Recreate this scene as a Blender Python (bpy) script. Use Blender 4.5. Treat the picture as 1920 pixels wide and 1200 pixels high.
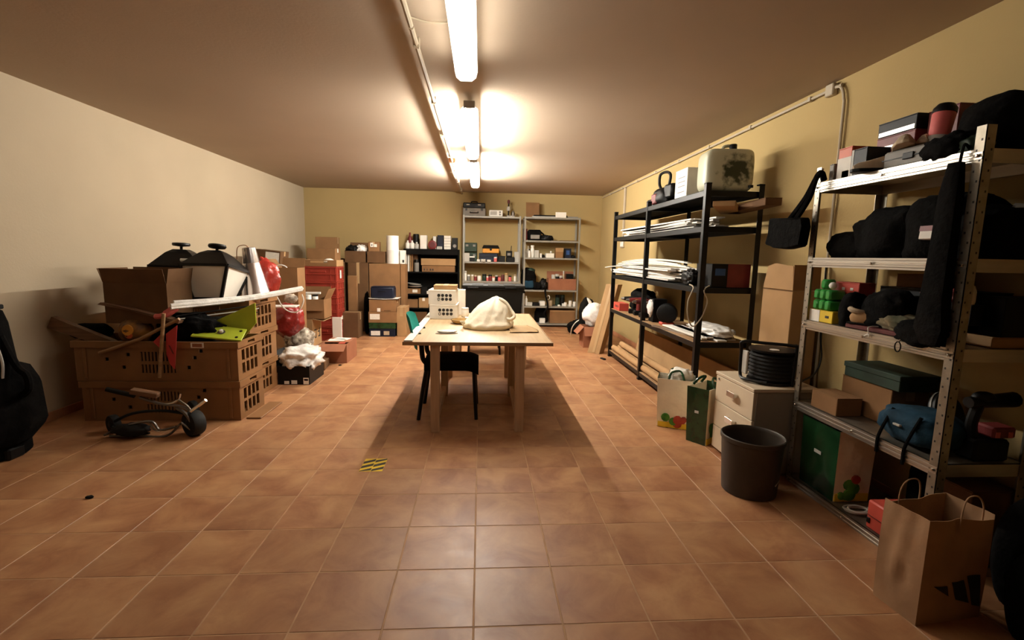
import bpy, bmesh, math, random
from mathutils import Vector as V, Matrix, noise
random.seed(7)
for o in list(bpy.data.objects): bpy.data.objects.remove(o)
S = bpy.context.scene
COL = S.collection
# ------------------------------------------------------------------ camera
F = 895.684
CR = V((0.99772924, -0.06434662, 0.01989644)); CU = V((-0.01112047, 0.13397153, 0.99092278)); CF = V((0.06642809, 0.9888939, -0.13295175))
CC = V((0, 0, 1.4088870))
cd = bpy.data.cameras.new('camera'); cam = bpy.data.objects.new('camera', cd); COL.objects.link(cam)
cd.sensor_width = 36; cd.sensor_fit = 'HORIZONTAL'; cd.lens = F / 1920 * 36; cd.clip_start = .05
m3 = Matrix((CR, CU, -CF)).transposed(); cam.matrix_world = Matrix.Translation(CC) @ m3.to_4x4()
S.camera = cam
# ------------------------------------------------------------------ world, exposure, lamp power
w = bpy.data.worlds.new('world'); S.world = w; w.use_nodes = True
w.node_tree.nodes['Background'].inputs[0].default_value = (.02, .017, .014, 1); w.node_tree.nodes['Background'].inputs[1].default_value = .3
S.view_settings.view_transform = 'Standard'; S.view_settings.look = 'None'; S.view_settings.gamma = 1
S.view_settings.use_curve_mapping = False; S.view_settings.exposure = 0.12
LAMP_STRENGTH = {'near': 34.0, 'mid': 500.0, 'far': 900.0}; LAMP_COLOR = (1.0, .945, .845)   # near lamp kept much weaker so the table shadow stays strong
# room: X left..right, Y depth from the camera, Z up
XL, XR, YB, YF, H, TS, TX, TY = -3.49, 2.47, 9.88, -5.0, 2.66, .345, -.01253, 1.6577

def P(x, y, X=None, Y=None, Z=None):
    d = CF + CR * ((x - 960) / F) + CU * ((600 - y) / F)
    t = (X - CC.x) / d.x if X is not None else (Y - CC.y) / d.y if Y is not None else (Z - CC.z) / d.z
    return CC + d * t

# ------------------------------------------------------------------ materials
MATS = {}
def mat(name, c, r=.6, metal=0., var=.15, scale=6., bump=0., bscale=40., spec=.4, emit=0., c2=None, trans=0., alpha=1., coat=0., stretch=None, space='Object'):
    m = bpy.data.materials.new(name); m.use_nodes = True; nt = m.node_tree; N = nt.nodes; L = nt.links
    b = N['Principled BSDF']; b.inputs['Roughness'].default_value = r; b.inputs['Metallic'].default_value = metal
    b.inputs['Specular IOR Level'].default_value = spec
    if coat: b.inputs['Coat Weight'].default_value = coat; b.inputs['Coat Roughness'].default_value = .15
    tc = N.new('ShaderNodeTexCoord'); mp = N.new('ShaderNodeMapping'); L.new(tc.outputs[space], mp.inputs[0])
    if stretch: mp.inputs['Scale'].default_value = stretch
    nz = N.new('ShaderNodeTexNoise'); nz.inputs['Scale'].default_value = scale; nz.inputs['Detail'].default_value = 5; L.new(mp.outputs[0], nz.inputs[0])
    cr = N.new('ShaderNodeValToRGB'); L.new(nz.outputs[0], cr.inputs[0])
    a = c2 if c2 else [x * (1 - var) for x in c]; d = c if c2 else [min(1, x * (1 + var)) for x in c]
    cr.color_ramp.elements[0].position = .35; cr.color_ramp.elements[0].color = (*a, 1)
    cr.color_ramp.elements[1].position = .65; cr.color_ramp.elements[1].color = (*d, 1)
    L.new(cr.outputs[0], b.inputs['Base Color'])
    if bump:
        n2 = N.new('ShaderNodeTexNoise'); n2.inputs['Scale'].default_value = bscale; n2.inputs['Detail'].default_value = 4; L.new(mp.outputs[0], n2.inputs[0])
        bp = N.new('ShaderNodeBump'); bp.inputs['Strength'].default_value = bump; bp.inputs['Distance'].default_value = .02
        L.new(n2.outputs[0], bp.inputs['Height']); L.new(bp.outputs[0], b.inputs['Normal'])
    if trans: b.inputs['Transmission Weight'].default_value = trans
    if alpha < 1: b.inputs['Alpha'].default_value = alpha
    if emit:
        b.inputs['Emission Color'].default_value = (*c, 1); b.inputs['Emission Strength'].default_value = emit
    MATS[name] = m; return m

mat('wall_yellow_lit', (.43, .348, .242), .9, var=.03, scale=1.2, bump=.06, bscale=60, spec=.15)  # paler copy of the yellow paint, with the left wall's stronger light in its colour
mat('wall_yellow', (.425, .308, .136), .9, var=.03, scale=1.2, bump=.06, bscale=60, spec=.15)
mat('ceiling', (.46, .37, .28), .95, var=.03, scale=.8, bump=.04, bscale=50, spec=.1)
mat('grout', (.45, .27, .15), .9, var=.15, scale=9)
mat('skirting', (.38, .17, .085), .45, var=.2, scale=5)
mat('card', (.235, .122, .052), .85, var=.1, scale=5, bump=.03, bscale=25, spec=.2)
mat('card_l', (.37, .22, .102), .85, var=.08, scale=5, bump=.03, bscale=25, spec=.2)
mat('card_d', (.115, .058, .025), .85, var=.12, scale=5, bump=.03, bscale=25, spec=.2)
mat('card_r', (.29, .115, .06), .8, var=.1, scale=5, spec=.2)
mat('tape', (.42, .27, .13), .3, var=.05, spec=.5)
mat('sticker', (.80, .76, .68), .5, var=.06, scale=40)
mat('print', (.02, .018, .016), .5, var=.2)
mat('crate_tan', (.25, .12, .045), .5, var=.12, scale=4, spec=.35)
mat('wood_pale', (.50, .33, .20), .6, c2=(.43, .27, .15), scale=3, stretch=(14, 14, 1), bump=.04, bscale=8)
mat('wood_top', (.47, .33, .18), .45, c2=(.40, .27, .14), scale=2.5, stretch=(12, 1, 12), spec=.4)
mat('wood_dark', (.20, .10, .05), .6, c2=(.12, .06, .03), scale=3, stretch=(1, 10, 10))
mat('wood_mid', (.36, .21, .10), .6, c2=(.25, .14, .06), scale=3, stretch=(1, 10, 10))
mat('white_lacquer', (.82, .79, .72), .35, var=.03)
mat('white_paper', (.78, .74, .66), .7, var=.06, scale=10)
mat('white_plastic', (.80, .77, .70), .3, var=.05, spec=.5)
mat('grey_strip', (.62, .59, .54), .35, var=.15, scale=8, spec=.5)
mat('film', (.82, .79, .74), .18, var=.12, scale=12, bump=.5, bscale=22, spec=.8)
mat('bag_cream', (.86, .76, .58), .55, var=.06, scale=7, bump=.35, bscale=14, spec=.3)
mat('black_plastic', (.004, .0037, .0034), .48, var=.3, spec=.2)
mat('black_matte', (.004, .0037, .0034), .9, var=.3, spec=.12)
mat('black_cloth', (.004, .0037, .0034), .95, var=.35, scale=14, bump=.4, bscale=30, spec=.06)
mat('black_metal', (.0035, .0033, .003), .42, var=.2, spec=.25)
mat('tote_black', (.0055, .005, .004), .55, var=.2, spec=.2)
mat('bin_brown', (.045, .033, .023), .5, var=.15, spec=.35)
mat('steel', (.34, .30, .24), .42, metal=.8, var=.12, scale=14, c2=(.24, .21, .16), bump=.03, bscale=60)
mat('steel_edge', (.46, .42, .36), .32, metal=.85, var=.06, scale=10, stretch=(1, .1, 6))
mat('grey_paint', (.27, .255, .215), .45, var=.06, metal=.2, spec=.5)
mat('chrome', (.70, .67, .62), .18, metal=1., var=.1)
mat('dull_metal', (.20, .18, .16), .42, metal=.8, var=.25, scale=9)
mat('silver_shade', (.66, .60, .58), .22, metal=.9, var=.08, scale=3)
mat('red_plastic', (.27, .032, .019), .42, var=.12, spec=.45)
mat('red_bag', (.36, .030, .020), .28, var=.25, scale=9, bump=.6, bscale=16, spec=.6)
mat('red_bag_dark', (.24, .016, .013), .28, var=.25, scale=9, bump=.6, bscale=16, spec=.6)
mat('red_flag', (.55, .05, .05), .6, var=.08)
mat('red_box', (.50, .07, .045), .5, var=.1)
mat('red_dark', (.17, .02, .018), .5, var=.2)
mat('lime', (.42, .50, .035), .45, var=.08, spec=.4)
mat('green_print', (.007, .040, .012), .25, var=.3, scale=12, spec=.6)
mat('green_bright', (.03, .30, .05), .3, var=.2, spec=.6)
mat('green_dark', (.012, .030, .016), .6, var=.3)
mat('leaf', (.02, .14, .015), .5, c2=(.10, .30, .03), scale=18)
mat('tomato', (.45, .06, .03), .45, c2=(.25, .03, .015), scale=14)
mat('yellow', (.75, .52, .03), .5, var=.08)
mat('orange', (.62, .27, .03), .45, var=.1)
mat('orange_red', (.55, .10, .03), .5, var=.15)
mat('navy', (.004, .007, .020), .55, var=.25, spec=.3)
mat('blue_cloth', (.010, .035, .060), .8, var=.3, scale=10, bump=.3, bscale=20, spec=.15)
mat('blue', (.02, .07, .22), .5, var=.15)
mat('teal', (.012, .20, .165), .85, var=.1, scale=30, spec=.15)
mat('pink', (.62, .13, .12), .6, var=.12)
mat('beige', (.46, .36, .24), .75, var=.1, scale=12)
mat('beige_shoe', (.40, .31, .21), .8, var=.12, scale=16, bump=.2, bscale=60)
mat('grey', (.22, .205, .18), .6, var=.12)
mat('grey_l', (.45, .43, .38), .55, var=.1)
mat('maroon', (.10, .015, .015), .5, var=.15)
mat('camo', (.17, .13, .07), .9, c2=(.04, .045, .02), scale=11, bump=.3, bscale=20)
mat('rubber', (.012, .011, .010), .7, var=.2, spec=.2)
mat('rag', (.62, .55, .44), .8, c2=(.10, .065, .04), scale=16, bump=.6, bscale=30)
mat('kraft', (.37, .22, .12), .8, var=.12, scale=5, bump=.25, bscale=9, spec=.2)
mat('jerry', (.48, .47, .34), .4, var=.08, scale=3, spec=.45)
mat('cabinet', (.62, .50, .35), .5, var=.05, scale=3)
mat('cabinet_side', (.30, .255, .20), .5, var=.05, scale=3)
mat('lampglass', (.86, .80, .70), .35, var=.03, spec=.5)
mat('pvc', (.42, .35, .25), .5, var=.05)
mat('housing', (.36, .32, .27), .5, var=.05)
mat('lamp_cover', (1.0, .96, .88), .3, var=.02, alpha=.3, spec=.3, emit=4.)  # weak emission stands in for tube light scattered by the cover
mat('copper', (.45, .20, .09), .3, metal=.9, var=.2)
mat('glass_clear', (.55, .40, .22), .12, var=.2, trans=.5, spec=.6)
mat('amber', (.40, .24, .08), .3, var=.3)
mat('ball_print', (.30, .13, .02), .5, c2=(.045, .018, .01), scale=13)
# lamp tubes: the main emitters, beside the weak glow given to the covers
for k_, v_ in LAMP_STRENGTH.items():
    m = bpy.data.materials.new('lamp_tube_' + k_); m.use_nodes = True; nt = m.node_tree
    b = nt.nodes['Principled BSDF']; b.inputs['Base Color'].default_value = (.9, .88, .82, 1)
    b.inputs['Emission Color'].default_value = (*LAMP_COLOR, 1); b.inputs['Emission Strength'].default_value = v_
    MATS['lamp_tube_' + k_] = m
# terracotta tile: colour differs tile by tile plus cloudy firing marks
m = bpy.data.materials.new('terracotta'); m.use_nodes = True; nt = m.node_tree; N = nt.nodes; L = nt.links; b = N['Principled BSDF']
ge = N.new('ShaderNodeNewGeometry'); oi = N.new('ShaderNodeObjectInfo')
ad = N.new('ShaderNodeVectorMath'); ad.operation = 'ADD'; sc = N.new('ShaderNodeVectorMath'); sc.operation = 'SCALE'; sc.inputs['Scale'].default_value = 0.0
L.new(ge.outputs['Position'], ad.inputs[0])
cx = N.new('ShaderNodeCombineXYZ'); ml = N.new('ShaderNodeMath'); ml.operation = 'MULTIPLY'; ml.inputs[1].default_value = 37.
L.new(oi.outputs['Random'], ml.inputs[0]); L.new(ml.outputs[0], cx.inputs[2]); L.new(cx.outputs[0], ad.inputs[1])
nz = N.new('ShaderNodeTexNoise'); nz.inputs['Scale'].default_value = 4.2; nz.inputs['Detail'].default_value = 6; nz.inputs['Roughness'].default_value = .6; nz.inputs['Distortion'].default_value = .5; L.new(ad.outputs[0], nz.inputs[0])
cr = N.new('ShaderNodeValToRGB'); L.new(nz.outputs[0], cr.inputs[0]); e = cr.color_ramp.elements
e[0].position = .34; e[0].color = (.27, .108, .046, 1); e[1].position = .68; e[1].color = (.45, .24, .108, 1)
k = e.new(.5); k.color = (.365, .172, .076, 1)
mr = N.new('ShaderNodeMapRange'); mr.inputs['To Min'].default_value = .9; mr.inputs['To Max'].default_value = 1.08; L.new(oi.outputs['Random'], mr.inputs[0])
hs = N.new('ShaderNodeHueSaturation'); L.new(mr.outputs[0], hs.inputs['Value']); L.new(cr.outputs[0], hs.inputs['Color']); L.new(hs.outputs[0], b.inputs['Base Color'])
b.inputs['Roughness'].default_value = .38; b.inputs['Specular IOR Level'].default_value = .45
n2 = N.new('ShaderNodeTexNoise'); n2.inputs['Scale'].default_value = 14; n2.inputs['Detail'].default_value = 5; L.new(ad.outputs[0], n2.inputs[0])
rr = N.new('ShaderNodeMapRange'); rr.inputs['To Min'].default_value = .36; rr.inputs['To Max'].default_value = .54; L.new(n2.outputs[0], rr.inputs[0]); L.new(rr.outputs[0], b.inputs['Roughness'])
bp = N.new('ShaderNodeBump'); bp.inputs['Strength'].default_value = .05; bp.inputs['Distance'].default_value = .02; L.new(n2.outputs[0], bp.inputs['Height']); L.new(bp.outputs[0], b.inputs['Normal'])
MATS['terracotta'] = m
# dirty jerrycan: soot patch with a shape of its own
m = MATS['jerry']; nt = m.node_tree; N = nt.nodes; L = nt.links; b = N['Principled BSDF']
old = b.inputs['Base Color'].links[0].from_socket; tc = N.new('ShaderNodeTexCoord')
vs = N.new('ShaderNodeVectorMath'); vs.operation = 'DISTANCE'; vs.inputs[1].default_value = (.05, -.1, .17); L.new(tc.outputs['Object'], vs.inputs[0])
nz = N.new('ShaderNodeTexNoise'); nz.inputs['Scale'].default_value = 16; nz.inputs['Detail'].default_value = 6; L.new(tc.outputs['Object'], nz.inputs[0])
mm = N.new('ShaderNodeMath'); mm.operation = 'MULTIPLY_ADD'; mm.inputs[1].default_value = .32; L.new(nz.outputs[0], mm.inputs[0]); L.new(vs.outputs['Value'], mm.inputs[2])
cr = N.new('ShaderNodeValToRGB'); cr.color_ramp.elements[0].position = .235; cr.color_ramp.elements[0].color = (1, 1, 1, 1); cr.color_ramp.elements[1].position = .31; cr.color_ramp.elements[1].color = (0, 0, 0, 1); L.new(mm.outputs[0], cr.inputs[0])
mx = N.new('ShaderNodeMix'); mx.data_type = 'RGBA'; L.new(cr.outputs[0], mx.inputs[0]); L.new(old, mx.inputs[6]); mx.inputs[7].default_value = (.028, .035, .014, 1); L.new(mx.outputs[2], b.inputs['Base Color'])

# ------------------------------------------------------------------ mesh helpers
class MB:
    def __init__(s, M=None): s.bm = bmesh.new(); s.M = M or Matrix()
    def v(s, p): return s.bm.verts.new(s.M @ V(p))
    def f(s, vs):
        try: return s.bm.faces.new(vs)
        except ValueError: return None
    def box(s, x0, x1, y0, y1, z0, z1, taper=0.):
        a = [s.v((x, y, z)) for z in (z0,) for x, y in ((x0 + taper, y0 + taper), (x1 - taper, y0 + taper), (x1 - taper, y1 - taper), (x0 + taper, y1 - taper))]
        c = [s.v((x, y, z1)) for x, y in ((x0, y0), (x1, y0), (x1, y1), (x0, y1))]
        s.f(a[::-1]); s.f(c)
        for i in range(4): s.f((a[i], a[(i + 1) % 4], c[(i + 1) % 4], c[i]))
        return s
    def tube(s, pts, r, n=8, closed=False):
        pts = [V(p) for p in pts]; k = len(pts); rings = []; up = None
        for i, p in enumerate(pts):
            if closed: t = pts[(i + 1) % k] - pts[i - 1]
            else: t = pts[min(i + 1, k - 1)] - pts[max(i - 1, 0)]
            t.normalize()
            if up is None: up = t.orthogonal().normalized()
            up = (up - t * up.dot(t)); up = up.normalized() if up.length > 1e-6 else t.orthogonal().normalized()
            q = t.cross(up); rr = r[i] if isinstance(r, (list, tuple)) else r
            rings.append([s.v(p + (up * math.cos(2 * math.pi * j / n) + q * math.sin(2 * math.pi * j / n)) * rr) for j in range(n)])
        for i in range(k if closed else k - 1):
            A, B_ = rings[i], rings[(i + 1) % k]
            for j in range(n): s.f((A[j], A[(j + 1) % n], B_[(j + 1) % n], B_[j]))
        if not closed: s.f(rings[0][::-1]); s.f(rings[-1])
        return s
    def lathe(s, prof, c=(0, 0, 0), n=24, cap=True):
        c = V(c); rings = [[s.v(c + V((r * math.cos(2 * math.pi * j / n), r * math.sin(2 * math.pi * j / n), z))) for j in range(n)] for r, z in prof]
        for A, B_ in zip(rings, rings[1:]):
            for j in range(n): s.f((A[j], A[(j + 1) % n], B_[(j + 1) % n], B_[j]))
        if cap: s.f(rings[0][::-1]); s.f(rings[-1])
        return s
    def prism(s, pts, off):
        a = [s.v(p) for p in pts]; c = [s.v(V(p) + V(off)) for p in pts]; n = len(a)
        s.f(a[::-1]); s.f(c)
        for i in range(n): s.f((a[i], a[(i + 1) % n], c[(i + 1) % n], c[i]))
        return s
    def panel(s, u0, u1, v0, v1, holes, th, ax='x'):
        """plate with rectangular holes; ax='y' faces -y (u=x), ax='x' faces +x (u=y)"""
        us = sorted({u0, u1, *[h[0] for h in holes], *[h[1] for h in holes]}); vs = sorted({v0, v1, *[h[2] for h in holes], *[h[3] for h in holes]})
        for j in range(len(vs) - 1):
            run = None
            for i in range(len(us)):
                solid = False
                if i < len(us) - 1:
                    mu, mv = (us[i] + us[i + 1]) / 2, (vs[j] + vs[j + 1]) / 2
                    solid = not any(h[0] < mu < h[1] and h[2] < mv < h[3] for h in holes)
                if solid and run is None: run = us[i]
                if not solid and run is not None:
                    if ax == 'y': s.box(run, us[i], 0, th, vs[j], vs[j + 1])
                    else: s.box(-th, 0, run, us[i], vs[j], vs[j + 1])
                    run = None
        return s
    def sheet(s, fn, nu, nv, th=.002):
        g = [[V(fn(i / nu, j / nv)) for j in range(nv + 1)] for i in range(nu + 1)]
        top = [[s.v(p) for p in r] for r in g]; bot = [[s.v(p - V((0, 0, th))) for p in r] for r in g]
        for i in range(nu):
            for j in range(nv):
                s.f((top[i][j], top[i + 1][j], top[i + 1][j + 1], top[i][j + 1])); s.f((bot[i][j], bot[i][j + 1], bot[i + 1][j + 1], bot[i + 1][j]))
        for i in range(nu):
            s.f((top[i][0], bot[i][0], bot[i + 1][0], top[i + 1][0])); s.f((top[i][nv], top[i + 1][nv], bot[i + 1][nv], bot[i][nv]))
        for j in range(nv):
            s.f((top[0][j], top[0][j + 1], bot[0][j + 1], bot[0][j])); s.f((top[nu][j], bot[nu][j], bot[nu][j + 1], top[nu][j + 1]))
        return s
    def blob(s, c, r, seed=0, amp=.2, fr=2.2, base=None, sub=4, sq=1.):
        t = bmesh.new(); bmesh.ops.create_icosphere(t, subdivisions=sub, radius=1); c = V(c); mp = {}
        for q in t.verts:
            p = q.co.copy()
            if sq < 1: p = V([math.copysign(abs(a) ** sq, a) for a in p])
            o = V((seed * 3.1, seed * 1.7, seed * .9)); n1 = noise.noise(q.co * fr + o); n2 = 1 - abs(noise.noise(q.co * fr * 2.3 + o)) * 2.; n3 = noise.noise(q.co * fr * 6 + o)
            p *= 1 + amp * (n1 + .35 * n2 + .2 * n3)
            p = c + V((p.x * r[0], p.y * r[1], p.z * r[2]))
            if base is not None and p.z < base: p.z = base + (p.z - base) * .02
            mp[q.index] = s.v(p)
        for fc in t.faces: s.f([mp[q.index] for q in fc.verts])
        t.free(); return s
    def out(s, name, m, parent=None, bevel=0., smooth=False, seg=1):
        bm = s.bm
        if bevel: bmesh.ops.bevel(bm, geom=list(bm.edges), offset=bevel, segments=seg, affect='EDGES', clamp_overlap=True)
        bmesh.ops.recalc_face_normals(bm, faces=bm.faces)
        me = bpy.data.meshes.new(name); bm.to_mesh(me); bm.free(); me.materials.append(MATS[m])
        if smooth:
            me.shade_smooth()
            if smooth != 2: me.set_sharp_from_angle(angle=math.radians(40))
        o = bpy.data.objects.new(name, me); COL.objects.link(o)
        if parent is not None: o.parent = parent
        return o

def tag(o, label=None, cat=None, group=None, kind=None):
    if label: o['label'] = label
    if cat: o['category'] = cat
    if group: o['group'] = group
    if kind: o['kind'] = kind
    return o
def thing(name, label, cat, loc=(0, 0, 0), rz=0., group=None, rx=0., ry=0.):
    o = bpy.data.objects.new(name, None); o.empty_display_size = .05; COL.objects.link(o); o.location = loc; o.rotation_euler = (rx, ry, rz)
    return tag(o, label, cat, group)
def solo(mb, name, m, label, cat, loc=(0, 0, 0), rz=0., group=None, bevel=0., smooth=False, rx=0., ry=0.):
    o = mb.out(name, m, None, bevel, smooth); o.location = loc; o.rotation_euler = (rx, ry, rz); return tag(o, label, cat, group)
def struct(mb, name, m, bevel=0.): return tag(mb.out(name, m, None, bevel), kind='structure')
def dup(root, loc=None, rz=None, label=None, group=None):
    r = root.copy(); COL.objects.link(r)
    if loc: r.location = loc
    if rz is not None: r.rotation_euler.z = rz
    if label: r['label'] = label
    if group: r['group'] = group
    for ch in list(root.children):
        c = ch.copy(); COL.objects.link(c); c.parent = r
        for g in list(ch.children):
            d = g.copy(); COL.objects.link(d); d.parent = c
    return r
def RX(a, p=(0, 0, 0)): return Matrix.Translation(p) @ Matrix.Rotation(a, 4, 'X') @ Matrix.Translation(-V(p))
def TRS(loc, rz=0, rx=0, ry=0): return Matrix.Translation(loc) @ Matrix.Rotation(rz, 4, 'Z') @ Matrix.Rotation(ry, 4, 'Y') @ Matrix.Rotation(rx, 4, 'X')
def curve(pts, n=6):
    pts = [V(p) for p in pts]; out = []
    for i in range(len(pts) - 1):
        a, b_, c, d = pts[max(i - 1, 0)], pts[i], pts[i + 1], pts[min(i + 2, len(pts) - 1)]
        for k in range(n):
            t = k / n; out.append(.5 * ((2 * b_) + (c - a) * t + (2 * a - 5 * b_ + 4 * c - d) * t * t + (3 * b_ - a - 3 * c + d) * t ** 3))
    return out + [pts[-1]]
def text(s, size, m, parent, M, name='lettering', ext=.0004):
    cu = bpy.data.curves.new(name, 'FONT'); cu.body = s; cu.size = size; cu.extrude = ext; cu.align_x = 'CENTER'; cu.align_y = 'CENTER'; cu.resolution_u = 3
    t = bpy.data.objects.new(name, cu); COL.objects.link(t); dg = bpy.context.evaluated_depsgraph_get(); dg.update()
    me = bpy.data.meshes.new_from_object(t.evaluated_get(dg)); bpy.data.objects.remove(t); bpy.data.curves.remove(cu)
    me.materials.clear(); me.materials.append(MATS[m]); me.transform(M); o = bpy.data.objects.new(name, me); COL.objects.link(o); o.parent = parent; return o
MF = Matrix.Rotation(math.pi / 2, 4, 'X')                       # text plane -> faces -y
MR_ = Matrix.Rotation(math.pi / 2, 4, 'Z') @ MF                 # text plane -> faces +x
ML_ = Matrix.Rotation(-math.pi / 2, 4, 'Z') @ MF                # text plane -> faces -x
# ================================================================== SETTING
fl = struct(MB().box(XL - .1, XR + .1, YF - .1, YB + .1, -.1, -.0012), 'floor', 'grout')
tm = MB().box(-TS / 2 + .0032, TS / 2 - .0032, -TS / 2 + .0032, TS / 2 - .0032, -.006, 0); bmesh.ops.bevel(tm.bm, geom=[e for e in tm.bm.edges if all(v.co.z > -.001 for v in e.verts)], offset=.001, segments=1, affect='EDGES')
t0 = tm.out('tile', 'terracotta', fl); tme = t0.data; bpy.data.objects.remove(t0)
cells = []
for i in range(-11, 9):
    for j in range(-20, 25):
        x0, x1 = max(XL, TX + i * TS), min(XR, TX + (i + 1) * TS); y0, y1 = max(YF, TY + j * TS), min(YB, TY + (j + 1) * TS)
        if x1 - x0 < .02 or y1 - y0 < .02: continue
        c = V(((x0 + x1) / 2, (y0 + y1) / 2, 0)); d = c - CC; z = d.dot(CF); vis = z > .3 and abs(d.dot(CR) / z) < 1.16 and abs(d.dot(CU) / z) < .74
        full = x1 - x0 > TS - .01 and y1 - y0 > TS - .01
        cells.append((0 if vis else 1, d.length, x0, x1, y0, y1, full))
cells.sort()
rest = MB()
for n, (iv, d, x0, x1, y0, y1, full) in enumerate(cells):
    if n < 300:
        if full: o = bpy.data.objects.new('tile', tme); COL.objects.link(o); o.parent = fl; o.location = ((x0 + x1) / 2, (y0 + y1) / 2, 0)
        else:
            cx_, cy_ = (x0 + x1) / 2, (y0 + y1) / 2
            o = MB().box(x0 - cx_ + .003, x1 - cx_ - .003, y0 - cy_ + .003, y1 - cy_ - .003, -.006, 0).out('tile', 'terracotta', fl); o.location = (cx_, cy_, 0)
    else: rest.box(x0 + .003, x1 - .003, y0 + .003, y1 - .003, -.006, 0)
tag(rest.out('remaining_tiles', 'terracotta', fl), kind='stuff')
struct(MB().box(XL - .1, XL, YF - .1, YB + .1, 0, H), 'wall_left', 'wall_yellow_lit')
struct(MB().box(XR, XR + .1, YF - .1, YB + .1, 0, H), 'wall_right', 'wall_yellow')
struct(MB().box(XL, XR, YB, YB + .1, 0, H), 'wall_back', 'wall_yellow')
struct(MB().box(XL, XR, YF - .1, YF, 0, H), 'wall_front', 'wall_yellow')
struct(MB().box(XL - .1, XR + .1, YF - .1, YB + .1, H, H + .1), 'ceiling', 'ceiling')
def skirt(name, x0, x1, y0, y1, along):
    root = tag(bpy.data.objects.new(name, None), kind='structure'); COL.objects.link(root); proto = None
    a, b_ = (y0, y1) if along == 'y' else (x0, x1); k = int((b_ - a) / TS) + 1
    for i in range(k):
        s0, s1 = a + i * TS + .002, min(b_, a + (i + 1) * TS) - .002
        if s1 - s0 < .02: continue
        if proto is None or s1 - s0 < TS - .01:
            mb = MB().box(x0, x1, 0, s1 - s0, 0, .075) if along == 'y' else MB().box(0, s1 - s0, y0, y1, 0, .075)
            o = mb.out('tile', 'skirting', root, .003); proto = proto or o
        else: o = proto.copy(); COL.objects.link(o)
        o.location = (0, s0, 0) if along == 'y' else (s0, 0, 0)
skirt('baseboard_left', XL, XL + .01, 1.0, YB, 'y'); skirt('baseboard_right', XR - .01, XR, 1.0, YB, 'y'); skirt('baseboard_back', XL + .02, XR - .02, YB - .01, YB, 'x')

# ================================================================== CEILING LAMPS AND CONDUITS
def ceiling_light(label, y0, y1, which):
    t = thing('ceiling_light', label, 'lamp', (-.105, (y0 + y1) / 2, H), group='fluorescent lamps in a row on the ceiling'); h = (y1 - y0) / 2
    MB().prism([(-.035, -h + .02, -.045), (.035, -h + .02, -.045), (.04, -h + .02, -.088), (-.04, -h + .02, -.088)], (0, 2 * h - .04, 0)).out('housing', 'housing', t, .004)
    for yy in (-h * .6, h * .6): MB().box(-.03, .03, yy - .03, yy + .03, -.046, 0).out('bracket', 'housing', t, .003)
    MB().box(-.038, .038, -h + .05, h - .05, -.096, -.089).out('reflector', 'white_lacquer', t, .002)
    tb = MB().tube([(0, -h + .06, -.132), (0, h - .06, -.132)], .016, 14).out('tube', 'lamp_tube_' + which, t, 0, True)
    for yy in (-h + .045, h - .045): MB().box(-.018, .018, yy - .012, yy + .012, -.15, -.096).out('lamp_holder', 'white_lacquer', t, .003)
    prof = [(-.064, -.089), (-.071, -.11), (-.062, -.145), (-.035, -.166), (.035, -.166), (.062, -.145), (.071, -.11), (.064, -.089)]
    d = MB(); rings = []
    for y, s in ((-h, .72), (-h + .05, 1.), (h - .05, 1.), (h, .72)): rings.append([d.v((x * s, y, -.089 + (z + .089) * (s if s < 1 else 1))) for x, z in prof])
    for A, B_ in zip(rings, rings[1:]):
        for j in range(7): d.f((A[j], A[j + 1], B_[j + 1], B_[j]))
    d.f(rings[0]); d.f(rings[-1][::-1]); d.out('clear_cover', 'lamp_cover', t, 0, True)
    for s in (-1, 1):
        MB().box(-.045, .045, s * (h + .004) - .012, s * (h + .004) + .012, -.105, -.05).out('end_cap', 'housing', t, .004)
        for q in (-1, 1):
            MB().box(q * .07 - .004, q * .07 + .004, s * h * .55 - .012, s * h * .55 + .012, -.104, -.08).out('clip', 'chrome', t)
ceiling_light('nearest glowing tube lamp on the ceiling, cut off by the top of the picture', 1.55, 3.25, 'near')
ceiling_light('middle glowing tube lamp of the row on the ceiling', 3.97, 5.75, 'mid')
ceiling_light('farthest glowing tube lamp of the row, closest to the back wall', 6.2, 8.1, 'far')
t = thing('ceiling_conduit', 'thin pale cable conduit running along the ceiling beside the tube lamps', 'conduit', (-.39, 0, H))
for k in range(5): MB().tube([(0, -2 + k * 2.4, -.036), (0, -2 + (k + 1) * 2.4 - .02, -.036)], .015, 8).out('pipe', 'pvc', t, 0, True)
for k in range(9): MB().box(-.02, .02, .9 + k * 1.05, .93 + k * 1.05, -.055, 0).out('clip', 'pvc', t, .004)
for y in (5.1, 6.5): MB().box(-.045, .045, y, y + .1, -.05, 0).out('junction_box', 'copper' if y > 6 else 'pvc', t, .006)
for y in (2.7, 5.0, 7.2):
    MB().tube(curve([(0, y, -.03), (.1, y + .05, -.03), (.22, y + .06, -.02), (.28, y + .06, -.03)]), .006, 6).out('lead', 'pvc', t, 0, True)
t = thing('wall_conduit', 'cable conduit running under the ceiling along the yellow right wall', 'conduit', (XR, 0, 0))
MB().tube([(-.018, 3.3, H - .045), (-.018, 9.8, H - .045)], .011, 8).out('pipe', 'pvc', t, 0, True)
for k in range(8): MB().box(-.035, 0, 3.6 + k * .8, 3.63 + k * .8, H - .062, H - .028).out('clip', 'pvc', t, .003)
q = P(1612, 200, X=XR - .02)
MB().tube(curve([(-.018, 3.42, H - .045), (-.02, 3.32, H - .05), (-.02, 3.27, H - .14), (-.02, 3.26, H - .4), (-.02, 3.26, .4)]), .010, 8).out('drop_pipe', 'pvc', t, 0, True)
MB().box(-.04, 0, 3.36, 3.44, H - .09, H - .01).out('junction_box', 'pvc', t, .006)
q = P(1170, 400, X=XR - .02)
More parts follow.
